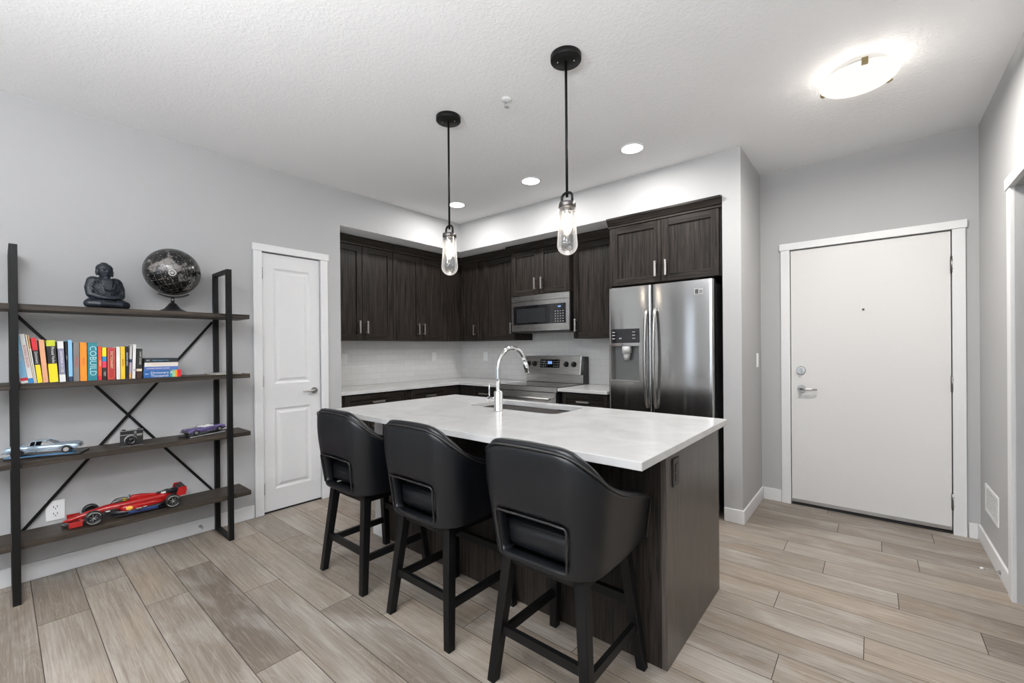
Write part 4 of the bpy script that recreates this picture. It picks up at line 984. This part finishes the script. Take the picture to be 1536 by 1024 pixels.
# lying stack
zc = Zs+0.0006
def flat(y0, y1, hh, cols, label, txt, dep=0.16, xo=0.0):
    global zc
    o = MB(); prev = 0; w_ = y1-y0; tt = 0.0018
    for f, c in cols:
        a, e_ = w_*prev, w_*f; o.use(cm(c)); o.box(-0.004, 0, a, e_, 0, hh).box(-dep, -0.004, a, e_, 0, tt).box(-dep, -0.004, a, e_, hh-tt, hh); prev = f
    b_ = o.build('book', None, (BX+xo, y0, zc)); tag(b_, label, 'book', 'books lying in a small stack')
    mb(M['paper']).box(-dep+0.004, -0.0045, 0.003, w_-0.003, tt, hh-tt).build('page_block', b_)
    rot = Matrix(((0, 0, 1), (1, 0, 0), (0, 1, 0))).to_euler()
    for s, sz, c, yy, zz in txt:
        q = text('spine_text', s, sz, cm(c), b_, (0.0007, yy, zz), align='LEFT'); q.rotation_euler = rot
    zc += hh+0.0006
flat(0.572, 0.757, 0.044, [(.70, (0.02, 0.12, 0.36)), (.76, (0.03, 0.35, 0.35)), (.84, (0.35, 0.55, 0.25)), (.90, ORG), (1, RED)], 'thick blue dictionary at the bottom of the lying stack, red at its right end', [('Dictionary &', .021, WHT, .033, .030), ('Thesaurus', .021, WHT, .033, .011), ('3in1', .012, WHT, .006, .024)])
flat(0.574, 0.742, 0.023, [(1, (0.09, 0.16, 0.42))], 'blue book lying on the thick dictionary', [('LEARNER ENGLISH COURSE', .009, WHT, .012, .012)])
flat(0.577, 0.742, 0.025, [(.06, WHT), (1, (0.74, 0.68, 0.62))], 'white and pale peach book lying third in the stack', [('LANGUAGE', .007, TAN, .03, .016)])
flat(0.579, 0.741, 0.026, [(1, (0.015, 0.022, 0.028))], 'black book lying on top of the stack', [('BBC', .010, WHT, .006, .013), ('English language course', .0085, LBL, .035, .013)])
# magazine tray at the right of this shelf
t = thing('magazine', 'thin magazine with a pale cover lying at the right end of the book shelf', 'magazine', (0.170, 1.015, Zs+0.0008), 0.1)
mb(M['paper']).box(-0.095, 0.095, -0.075, 0.085, 0, 0.007, 0.001).build('pages', t); mb(colm('magazine cover', (0.55, 0.54, 0.54), 0.15)).box(-0.097, 0.097, -0.077, 0.087, 0.007, 0.0085).build('cover', t)

# ---- metaball-like body by voxel remesh for the statue
def voxel_mesh(name, builder, vox, mat, parent=None, loc=(0, 0, 0), rot=(0, 0, 0), smooth_it=2):
    b = mb(mat); builder(b)
    bmesh.ops.recalc_face_normals(b.bm, faces=b.bm.faces[:])
    me = bpy.data.meshes.new(name); b.bm.to_mesh(me); b.bm.free()
    o = bpy.data.objects.new(name, me); COL.objects.link(o)
    m1 = o.modifiers.new('r', 'REMESH'); m1.mode = 'VOXEL'; m1.voxel_size = vox; m1.use_smooth_shade = True
    m2 = o.modifiers.new('s', 'SMOOTH'); m2.factor = 0.5; m2.iterations = smooth_it
    dg = bpy.context.evaluated_depsgraph_get(); dg.update(); me2 = bpy.data.meshes.new_from_object(o.evaluated_get(dg))
    o.modifiers.clear(); o.data = me2; me2.name = name
    if not me2.materials: me2.materials.append(mat)
    for p in me2.polygons: p.use_smooth = True
    o.location = loc; o.rotation_euler = rot
    if parent is not None: o.parent = parent
    return o
def limb(b, pts, rad, seg=12):
    b.tube(pts, rad, seg)
    b.sph(pts[0], rad[0], 12, 8); b.sph(pts[-1], rad[-1], 12, 8)
def buddha(b):
    # faces -y in local space
    b.sph((0, 0.004, 0.020), (0.085, 0.055, 0.020)); b.sph((0, -0.045, 0.016), (0.060, 0.030, 0.015))
    for s_ in (-1, 1):
        limb(b, [(s_*0.030, 0.010, 0.034), (s_*0.070, -0.018, 0.030), (s_*0.082, -0.028, 0.026)], [0.034, 0.030, 0.024])      # thigh
        limb(b, [(s_*0.080, -0.034, 0.024), (s_*0.045, -0.062, 0.022), (-s_*0.012, -0.064, 0.026)], [0.023, 0.019, 0.014])    # shin
        b.sph((-s_*0.034, -0.060, 0.036), (0.022, 0.012, 0.008))                                                              # foot
        b.sph((s_*0.048, 0.006, 0.158), (0.032, 0.030, 0.028))                                                                # shoulder
        limb(b, [(s_*0.056, 0.004, 0.155), (s_*0.068, 0.000, 0.118), (s_*0.068, -0.010, 0.080)], [0.026, 0.024, 0.021])       # upper arm
        limb(b, [(s_*0.066, -0.012, 0.078), (s_*0.040, -0.042, 0.066), (s_*0.012, -0.054, 0.060)], [0.020, 0.015, 0.011])     # forearm
        b.sph((s_*0.008, -0.058, 0.058), (0.020, 0.012, 0.007))                                                               # hand
        b.sph((s_*0.0355, 0.004, 0.212), (0.006, 0.010, 0.021))                                                               # ear
        b.sph((s_*0.0125, -0.0335, 0.2245), (0.0075, 0.004, 0.0028)); b.tube([(s_*0.004, -0.038, 0.231), (s_*0.013, -0.037, 0.2335), (s_*0.023, -0.030, 0.230)], 0.0018, 6)
    limb(b, [(0, 0.008, 0.040), (0, 0.008, 0.09), (0, 0.008, 0.145)], [0.055, 0.054, 0.048], 16)
    b.sph((0, 0.004, 0.115), (0.066, 0.042, 0.060)); b.sph((0, 0.004, 0.075), (0.070, 0.044, 0.040))
    b.cyl((0, 0.004, 0.160), (0, 0.002, 0.200), 0.026, 0.022)
    b.sph((0, 0.0, 0.219), (0.035, 0.037, 0.040)); b.sph((0, -0.005, 0.196), (0.026, 0.027, 0.020))
    b.sph((0, 0.006, 0.235), (0.0385, 0.038, 0.031)); b.sph((0, 0.008, 0.262), (0.018, 0.018, 0.010))
    b.cyl((0, -0.036, 0.228), (0, -0.0425, 0.209), 0.0032, 0.0062, seg=8); b.sph((0, -0.0355, 0.197), (0.0105, 0.0045, 0.0028)); b.sph((0, -0.0335, 0.1925), (0.008, 0.0045, 0.0028)); b.sph((0, -0.029, 0.181), (0.010, 0.007, 0.006))
    # neckline opening and robe folds
    b.tube([(-0.040, -0.020, 0.172), (-0.030, -0.040, 0.140), (-0.020, -0.046, 0.112), (0.0, -0.048, 0.104), (0.020, -0.046, 0.112), (0.030, -0.040, 0.140), (0.040, -0.020, 0.172)], 0.0042, 6)
    for k in range(4):
        for s_ in (-1, 1): b.tube([(s_*(0.052+0.005*k), -0.024, 0.160-0.014*k), (s_*(0.036+0.004*k), -0.040, 0.118-0.012*k), (s_*0.014, -0.050, 0.096-0.008*k)], 0.0030, 6)
    for s_ in (-1, 1):
        for k in range(4): b.tube([(s_*(0.034+0.014*k), -0.060+0.008*k, 0.050), (s_*(0.046+0.014*k), -0.074+0.008*k, 0.026), (s_*(0.052+0.013*k), -0.068+0.008*k, 0.006)], 0.003, 6)
t = voxel_mesh('statue', buddha, 0.0017, M['statue'], None, (0.175, 0.415, ST[0]+0.001), (0, 0, HPI+math.radians(14)), 1)
for v in t.data.vertices: v.co.z = max(v.co.z, 0.0)
tag(t, 'dark blue-black seated meditating figure statue on the top shelf', 'statue')
t.scale = (1.02, 1.02, 1.02)

# globe
GC = Vector((0.155, 0.742, ST[0]+0.265)); GR = 0.152
t = thing('desk_globe', 'black desk globe with grey map on a dark stand', 'globe', (GC.x, GC.y, ST[0]+0.001))
mb(M['black']).lathe([(0, 0), (0.088, 0), (0.088, 0.004), (0.075, 0.008), (0.045, 0.024), (0.026, 0.048), (0.018, 0.060), (0, 0.062)], seg=32).build('base', t)
gz = GC.z-ST[0]-0.001
tilt = math.radians(23)
gl = mb(M['globe']).sph((0, 0, 0), GR, 64, 40).build('globe_ball', t, (0, 0, gz), (tilt, 0, 0.3))
ar = mb(colm('dark arm metal', (0.10, 0.10, 0.10), 0.3, metal=1.0)); ap = [(0, (GR+0.012)*math.sin(a), gz-(GR+0.012)*math.cos(a)) for a in [math.radians(q) for q in range(-28, 34, 6)]]
ar.tube(ap, 0.006, 8).cyl((0, 0, 0.060), (0, 0, gz-GR-0.010), 0.010); ar.build('meridian_arm', t)
# compass emblem on the side facing the room
nrm = (Vector((3.67, 0, 1.29))-GC).normalized(); nrm = (nrm+Vector((0, 0.0, -0.02))).normalized()
q = nrm.to_track_quat('Z', 'Y').to_matrix().to_4x4()
em = mb(colm('emblem white', (0.55, 0.54, 0.52), 0.4))
def ringm(b, c, r1, r2, Mx):
    b.lathe([(r1, 0.0), (r2, 0.0), (r2, 0.0012), (r1, 0.0012), (r1, 0.0)], seg=32, mat=Mx, c=c)
ce = Vector((0, 0, gz))+nrm*(GR-0.0005)
ringm(em, ce, 0.016, 0.020, q)
for k in range(4):
    Rk = q @ Matrix.Rotation(k*PI/4, 4, 'Z'); em.box(-0.015, 0.015, -0.001, 0.001, 0, 0.001, mat=Matrix.Translation(ce) @ Rk)
em.build('compass_emblem', gl).matrix_parent_inverse = (Matrix.Translation((0, 0, gz)) @ Euler((tilt, 0, 0.3)).to_matrix().to_4x4()).inverted()

# ---- model classic cars
def model_car(name, label, loc, rz, L, paint, roof, H=0.072, trimm=None):
    """nose towards +y; origin at ground centre"""
    t = thing(name, label, 'model car', loc, rz, 'classic model cars on the third shelf')
    Wc = L*0.375; wr_ = L*0.066; zc_ = wr_*0.55
    # side profile polygon (y,z)
    h1 = 0.155*L; 
    side = [(-0.50, 0.105), (-0.495, 0.150), (-0.42, 0.178), (-0.20, 0.182), (0.10, 0.172), (0.30, 0.170), (0.46, 0.160), (0.50, 0.145), (0.495, 0.085), (0.46, 0.060), (-0.46, 0.060), (-0.49, 0.075)]
    b = mb(paint); prof_w = (1.0, 0.985)
    N_ = 9; P = []
    ys = [-0.50, -0.49, -0.44, -0.38, -0.33, -0.27, -0.20, 0, 0.20, 0.27, 0.33, 0.39, 0.44, 0.485, 0.50]
    def tb(y):
        top = {-0.50: .135, -0.49: .160, -0.44: .178}.get(y, None)
        if top is None: top = 0.184 if y < -0.15 else (0.178 if y < 0.2 else (0.172 if y < 0.45 else 0.150))
        bot = 0.060 if abs(y) < 0.47 else 0.085
        for c_ in (-0.325, 0.33):
            dyy = abs(y-c_)
            if dyy < 0.072: bot = max(bot, 0.068+math.sqrt(max(0, 0.072**2-dyy**2)))
        return top, bot
    rings = []
    for y in ys:
        top, bot = tb(y); wd = 0.5*Wc/L*(1.0 if abs(y) < 0.45 else (0.95 if abs(y) < 0.495 else 0.88))
        sec = [(-wd*0.94, bot), (-wd, bot+0.02), (-wd*1.0, (top+bot)/2+0.01), (-wd*0.965, top-0.012), (-wd*0.88, top), (0, top+0.006), (wd*0.88, top), (wd*0.965, top-0.012), (wd, (top+bot)/2+0.01), (wd, bot+0.02), (wd*0.94, bot)]
        rings.append([b.bm.verts.new((x*L, y*L, z*L)) for x, z in sec])
    for A, B_ in zip(rings, rings[1:]):
        for i in range(len(A)):
            f = b.bm.faces.new((A[i], A[(i+1) % len(A)], B_[(i+1) % len(A)], B_[i])); f.smooth = i not in (10,)
    b.bm.faces.new(rings[0]); b.bm.faces.new(rings[-1]); b.build('body', t)
    # cabin
    if roof:
        g = mb(M['blackglass']); cw = 0.40*Wc/L
        def cab(b_, pts, w0, w1):
            A = [b_.bm.verts.new((s_*(w0 if z < 0.2 else w1)*L, y*L, z*L)) for s_ in (-1, 1) for (y, z) in pts]; n_p = len(pts)
            b_.bm.faces.new(A[:n_p]); b_.bm.faces.new(A[n_p:][::-1])
            for i in range(n_p): b_.bm.faces.new((A[i], A[(i+1) % n_p], A[n_p+(i+1) % n_p], A[n_p+i]))
        cab(g, [(-0.30, 0.178), (-0.13, 0.252), (0.04, 0.256), (0.16, 0.178)], cw, cw*0.80); g.build('windows', t)
        r2 = mb(paint); cab(r2, [(-0.16, 0.2505), (-0.13, 0.262), (0.04, 0.266), (0.055, 0.2545)], cw*0.81, cw*0.81)
        for s_ in (-1, 1):
            for (ya, za, yb, zb) in ((-0.30, 0.180, -0.145, 0.255), (-0.10, 0.178, -0.09, 0.256), (0.045, 0.258, 0.165, 0.180)):
                r2.tube([(s_*cw*L*0.99, ya*L, za*L), (s_*cw*0.83*L, yb*L, zb*L)] if za < zb else [(s_*cw*0.83*L, ya*L, za*L), (s_*cw*L*0.99, yb*L, zb*L)], 0.0022, 5)
        r2.build('roof', t)
    else:
        i_ = mb(cm(WHT)); i_.box(-0.13*L, 0.13*L, -0.20*L, 0.09*L, 0.170*L, 0.188*L, 0.004)
        i_.box(-0.12*L, 0.12*L, -0.20*L, -0.15*L, 0.18*L, 0.205*L, 0.003).box(-0.12*L, 0.12*L, -0.06*L, -0.02*L, 0.18*L, 0.210*L, 0.003); i_.build('seats', t)
        w_ = mb(M['chrome']).tube([(-0.15*L, 0.13*L, 0.178*L), (-0.13*L, 0.075*L, 0.235*L), (0.13*L, 0.075*L, 0.235*L), (0.15*L, 0.13*L, 0.178*L)], 0.0014, 5); w_.build('windshield_frame', t)
    for sx in (-1, 1):
        for yy in (-0.325, 0.33):
            x0 = sx*(Wc/2-0.010); x1 = sx*(Wc/2+0.001)
            wq = mb(M['black']).cyl((x0, yy*L, wr_), (x1, yy*L, wr_), wr_, seg=24); wq = wq.build('wheel', t)
            mb(M['chrome']).cyl((x1-sx*0.002, yy*L, wr_), (x1+sx*0.0012, yy*L, wr_), wr_*0.66, wr_*0.6, seg=20).build('hubcap', wq)
    tr = mb(M['chrome']); 
    for s_ in (-1, 1): tr.box(-Wc*0.49, Wc*0.49, s_*L*0.502-0.003, s_*L*0.502+0.003, 0.082*L, 0.104*L, 0.001)
    for sx in (-1, 1): tr.box(sx*Wc/2-0.0008, sx*Wc/2+0.0008, -0.23*L, 0.24*L, 0.064*L, 0.074*L)
    tr.build('bumper', t)
    gr = mb(M['greydark']).box(-Wc*0.25, Wc*0.25, L*0.499, L*0.504, 0.110*L, 0.140*L); gr.build('grille', t)
    hl = mb(M['chrome'])
    for sx in (-1, 1):
        hl.cyl((sx*Wc*0.36, L*0.495, 0.126*L), (sx*Wc*0.36, L*0.505, 0.126*L), 0.017*L, seg=14)
    hl.build('headlight', t)
    return t
pS = colm('silver blue paint', (0.42, 0.53, 0.64), 0.15, metal=0.55); pP = colm('purple paint', (0.16, 0.13, 0.30), 0.15, metal=0.4)
zsh = ST[2]
a1 = math.radians(-22)
def rot2(c, a, x, y): return (c[0]+x*math.cos(a)-y*math.sin(a), c[1]+x*math.sin(a)+y*math.cos(a))
pc = (0.168, 0.178)
t = thing('display_base', 'blue and black display base under the silver car', 'display base', (pc[0], pc[1], zsh+0.0008), a1, 'model car display bases')
mb(M['black']).box(-0.065, 0.065, -0.150, 0.150, 0, 0.010, 0.002).build('plinth', t); mb(colm('blue baseplate', (0.05, 0.22, 0.45), 0.2)).box(0.010, 0.064, -0.149, 0.120, 0.0101, 0.013, 0.0005).build('blue_strip', t)
model_car('model_car', 'silver-blue classic coupe model car on the third shelf', (pc[0]+0.004, pc[1]-0.012, zsh+0.0145), math.radians(-17), 0.285, pS, True)
a2 = math.radians(21.6); pc2 = rot2((0.268, 0.800), a2, -0.057, 0.128)
t = thing('display_base', 'black display base under the purple car', 'display base', (pc2[0], pc2[1], zsh+0.0008), a2, 'model car display bases')
mb(M['black']).box(-0.052, 0.052, -0.130, 0.130, 0, 0.009, 0.002).build('plinth', t)
lab(mb(colm('pale strip', (0.5, 0.55, 0.55), 0.2)).box(0.050, 0.0528, -0.120, 0.120, 0.003, 0.007).build('edge_strip', t), 'pale edge strip')
model_car('model_car', 'purple open-top classic model car behind the right shelf post', (pc2[0], pc2[1]+0.004, zsh+0.0105), a2+PI, 0.250, pP, False)

# ---- vintage camera
t = thing('vintage_camera', 'small black vintage film camera on the third shelf', 'camera', (0.225, 0.520, zsh+0.001), HPI-0.05)
lz = colm('camera leatherette', (0.010, 0.010, 0.010), 0.55, bump=0.5, bscale=900); sil = colm('satin silver', (0.45, 0.45, 0.44), 0.3, metal=0.8)
mb(lz).box(-0.052, 0.052, -0.016, 0.018, 0, 0.068, 0.004).build('body', t)
mb(M['black']).box(-0.052, 0.052, -0.017, 0.018, 0.070, 0.092, 0.002).build('top_plate', t)
for q_ in ((-0.053, 0.053, -0.0175, 0.0185, 0.0675, 0.0705), (-0.052, 0.052, -0.0172, 0.018, 0.0915, 0.0935), (-0.053, 0.053, -0.0172, 0.018, 0, 0.003)): mb(sil).box(*q_).build('chrome_trim', t)
mb(sil).box(0.022, 0.046, -0.0178, -0.0155, 0.058, 0.0665).build('flash_window', t)
mb(sil).cyl((0.015, -0.017, 0.081), (0.015, -0.020, 0.081), 0.006, seg=16).build('viewfinder', t)
ln = mb(sil).lathe([(0.029, 0), (0.030, 0.003), (0.027, 0.004)], seg=36, mat=Matrix.Rotation(HPI, 4, 'X'), c=(-0.006, -0.016, 0.036))
ln.use(M['black']).lathe([(0.027, 0.001), (0.027, 0.014), (0.023, 0.020), (0.019, 0.021), (0.017, 0.016), (0.0005, 0.014)], seg=36, mat=Matrix.Rotation(HPI, 4, 'X'), c=(-0.006, -0.016, 0.036)); ln = ln.build('lens', t)
mb(M['blackglass']).sph((-0.006, -0.030, 0.036), (0.014, 0.004, 0.014), 20, 10).build('lens_glass', ln)
mb(M['blackmetal']).cyl((-0.036, 0, 0.0935), (-0.036, 0, 0.100), 0.009, seg=16).cyl((0.034, 0, 0.0935), (0.034, 0, 0.098), 0.008, seg=16).build('dial', t)
mb(M['black']).box(0.032, 0.036, -0.019, -0.016, 0.018, 0.050, 0.001).build('grip', t)

# ---- red formula racing car (nose to -y)
zf = ST[3]+0.001
t = thing('racing_car_model', 'large red open-wheel racing car model on the bottom shelf', 'model car', (0.168, 0.500, zf), math.radians(-1.5))
rd = colm('racing red', (0.33, 0.006, 0.006), 0.25, coat=0.3); bk_ = colm('carbon black', (0.012, 0.013, 0.016), 0.3); yel = colm('yellow patch', (0.85, 0.42, 0.05), 0.4)
def loft(b, secs, n=16, pw=2.6):
    rings = []
    for (y, cx, cz, a, c) in secs:
        ring = []
        for k in range(n):
            th = 2*PI*k/n; co_, si_ = math.cos(th), math.sin(th)
            ring.append(b.bm.verts.new((cx+a*math.copysign(abs(co_)**(2/pw), co_), y, cz+c*math.copysign(abs(si_)**(2/pw), si_))))
        rings.append(ring)
    for A, B_ in zip(rings, rings[1:]):
        for k in range(n):
            f = b.bm.faces.new((A[k], A[(k+1) % n], B_[(k+1) % n], B_[k])); f.smooth = True; f.material_index = b.cur
    b.bm.faces.new(rings[0]).material_index = b.cur; b.bm.faces.new(rings[-1]).material_index = b.cur
# y from -0.275 (nose tip) to 0.285 (rear wing)
bd = mb(rd)
loft(bd, [(-0.268, 0, 0.028, 0.010, 0.006), (-0.24, 0, 0.033, 0.016, 0.010), (-0.18, 0, 0.045, 0.020, 0.014), (-0.10, 0, 0.055, 0.026, 0.020), (-0.04, 0, 0.056, 0.033, 0.024), (0.0, 0, 0.054, 0.036, 0.026), (0.06, 0, 0.056, 0.038, 0.030), (0.16, 0, 0.055, 0.030, 0.030), (0.23, 0, 0.050, 0.014, 0.018)])
# engine cover and airbox
loft(bd, [(0.015, 0, 0.088, 0.012, 0.012), (0.03, 0, 0.092, 0.014, 0.015), (0.07, 0, 0.086, 0.013, 0.018), (0.13, 0, 0.076, 0.009, 0.016), (0.20, 0, 0.066, 0.004, 0.014)])
bd.build('body', t)
for s_ in (-1, 1):
    sp_ = mb(rd); loft(sp_, [(-0.035, s_*0.052, 0.052, 0.022, 0.017), (-0.01, s_*0.058, 0.050, 0.026, 0.021), (0.05, s_*0.056, 0.047, 0.026, 0.022), (0.12, s_*0.046, 0.043, 0.022, 0.020), (0.19, s_*0.030, 0.036, 0.012, 0.013)]); sp_ = sp_.build('sidepod', t)
    mb(yel).sph((s_*0.083, 0.005, 0.050), (0.003, 0.017, 0.012), 16, 8).build('yellow_emblem', sp_)
fl = mb(bk_).prism([(-0.07, -0.06), (0.07, -0.06), (0.080, 0.0), (0.080, 0.14), (0.045, 0.22), (-0.045, 0.22), (-0.080, 0.14), (-0.080, 0.0)], 0.010, 0.017); fl.use(colm('racing blue', (0.02, 0.04, 0.16), 0.3)).box(0.078, 0.082, 0.0, 0.14, 0.017, 0.030).box(-0.082, -0.078, 0.0, 0.14, 0.017, 0.030); fl.build('underfloor', t)
for s_ in (-1, 1):
    lo_ = mb(bk_); loft(lo_, [(-0.075, s_*0.040, 0.030, 0.012, 0.014), (-0.03, s_*0.052, 0.030, 0.026, 0.014), (0.05, s_*0.056, 0.028, 0.028, 0.013), (0.14, s_*0.048, 0.026, 0.026, 0.013), (0.20, s_*0.034, 0.026, 0.014, 0.012)]); lo_.build('lower_sidepod', t)
    sd = mb(bk_).box(s_*0.020, s_*0.032, -0.10, -0.045, 0.028, 0.052, 0.002); sd.use(cm(WHT)).box(s_*0.0318, s_*0.0335, -0.095, -0.075, 0.042, 0.048).box(s_*0.0835, s_*0.0845, 0.035, 0.062, 0.038, 0.041).box(s_*0.0835, s_*0.0845, 0.068, 0.085, 0.040, 0.043); sd.build('bargeboard', t)
    mb(bk_).box(s_*0.003, s_*0.0125, 0.145, 0.245, 0.078, 0.092, 0.002).build('engine_cover_panel', t)
    lab(mb(cm(WHT)).box(s_*0.0125, s_*0.0132, 0.165, 0.190, 0.080, 0.091).build('number_patch', t), 'white number patch')
# front wing
fw = mb(bk_).prism([(-0.092, -0.215), (-0.085, -0.245), (0, -0.278), (0.085, -0.245), (0.092, -0.215), (0.02, -0.235), (-0.02, -0.235)], 0.009, 0.013)
fw.use(rd)
for k in range(3):
    for s_ in (-1, 1):
        z0 = 0.016+0.008*k; y0 = -0.250+0.018*k; fw.prism([(s_*0.014, y0+0.004), (s_*0.088, y0+0.014), (s_*0.088, y0+0.030), (s_*0.014, y0+0.018)], z0, z0+0.003)
for s_ in (-1, 1): fw.box(s_*0.091-0.0015, s_*0.091+0.0015, -0.250, -0.195, 0.008, 0.040)
fw.build('front_wing', t)
rw = mb(bk_).box(-0.070, 0.070, 0.245, 0.262, 0.100, 0.104).box(-0.070, 0.070, 0.262, 0.285, 0.106, 0.110)
rw.use(rd)
for s_ in (-1, 1): rw.prism([(0.225, 0.055), (0.282, 0.060), (0.288, 0.090), (0.286, 0.113), (0.245, 0.113), (0.238, 0.085)], s_*0.070-0.0015, s_*0.070+0.0015, axis='x')
rw.box(-0.068, 0.068, 0.262, 0.280, 0.060, 0.068); rw.use(bk_).box(-0.006, 0.006, 0.215, 0.265, 0.045, 0.102)
rw.build('rear_wing', t)
def wheel(x, y, rr, wd, s_):
    b = mb(M['black']); Mx = Matrix.Rotation(HPI, 4, 'Y'); h = wd/2
    b.lathe([(rr*0.60, -h), (rr*0.93, -h), (rr, -h*0.75), (rr, h*0.75), (rr*0.93, h), (rr*0.60, h), (rr*0.55, h*0.7), (rr*0.55, -h*0.7), (rr*0.60, -h)], c=(x, y, rr+0.0005), seg=32, mat=Mx)
    o = b.build('wheel', t)
    r_ = mb(bk_).cyl((x-h*0.7, y, rr), (x+h*0.7, y, rr), rr*0.56, seg=28); r_.use(sil).cyl((x+s_*h*0.7, y, rr), (x+s_*h*0.86, y, rr), rr*0.14, rr*0.08, seg=12)
    for k in range(7):
        a = 2*PI*k/7; r_.tube([(x+s_*h*0.74, y+rr*0.12*math.cos(a), rr+rr*0.12*math.sin(a)), (x+s_*h*0.74, y+rr*0.5*math.cos(a), rr+rr*0.5*math.sin(a))], 0.0011, 4)
    r_.build('rim', o)
    lm = mb(colm('tyre marking', (0.62, 0.62, 0.58), 0.5)); Q = []
    for (a0, a1_) in ((20, 150), (200, 330)):
        pts = [(x+s_*(h+0.0004), y+rr*0.80*math.cos(math.radians(a)), rr+0.0005+rr*0.80*math.sin(math.radians(a))) for a in range(a0, a1_+1, 10)]
        lm.tube(pts, 0.0011, 5)
    lm.build('tyre_marking', o)
for s_ in (-1, 1):
    wheel(s_*0.086, -0.150, 0.0390, 0.034, s_); wheel(s_*0.080, 0.212, 0.0390, 0.042, s_)
    su = mb(bk_)
    for (ya, yb_, z) in ((-0.160, -0.130, 0.046), (-0.130, -0.160, 0.046), (-0.160, -0.140, 0.030)): su.tube([(s_*0.018, ya, z), (s_*0.072, yb_-0.0, z-0.006)], 0.0018, 5)
    for (ya, yb_, z) in ((0.195, 0.215, 0.046), (0.23, 0.215, 0.032)): su.tube([(s_*0.012, ya, z), (s_*0.064, yb_, z-0.006)], 0.0018, 5)
    su.build('suspension', t)
hl = mb(bk_).tube([(0, -0.070, 0.076), (0.0, -0.060, 0.090), (0.016, -0.045, 0.096), (0.022, -0.015, 0.096), (0.018, 0.012, 0.090)], 0.0028, 6).tube([(0.0, -0.060, 0.090), (-0.016, -0.045, 0.096), (-0.022, -0.015, 0.096), (-0.018, 0.012, 0.090)], 0.0028, 6).build('halo', t)
mb(M['black']).sph((0, -0.022, 0.078), (0.018, 0.036, 0.006), 16, 8).build('cockpit', t)
lab(mb(cm(YEL)).sph((0, -0.008, 0.086), 0.010, 16, 10).build('helmet', t), 'yellow driver helmet')
mb(bk_).box(-0.020, 0.020, 0.012, 0.020, 0.104, 0.108).cyl((0, 0.016, 0.10), (0, 0.016, 0.108), 0.003).build('camera_pod', t)
mb(cm(WHT)).box(-0.0145, 0.0145, 0.10, 0.12, 0.0905, 0.0915).build('number_patch', t) if False else None
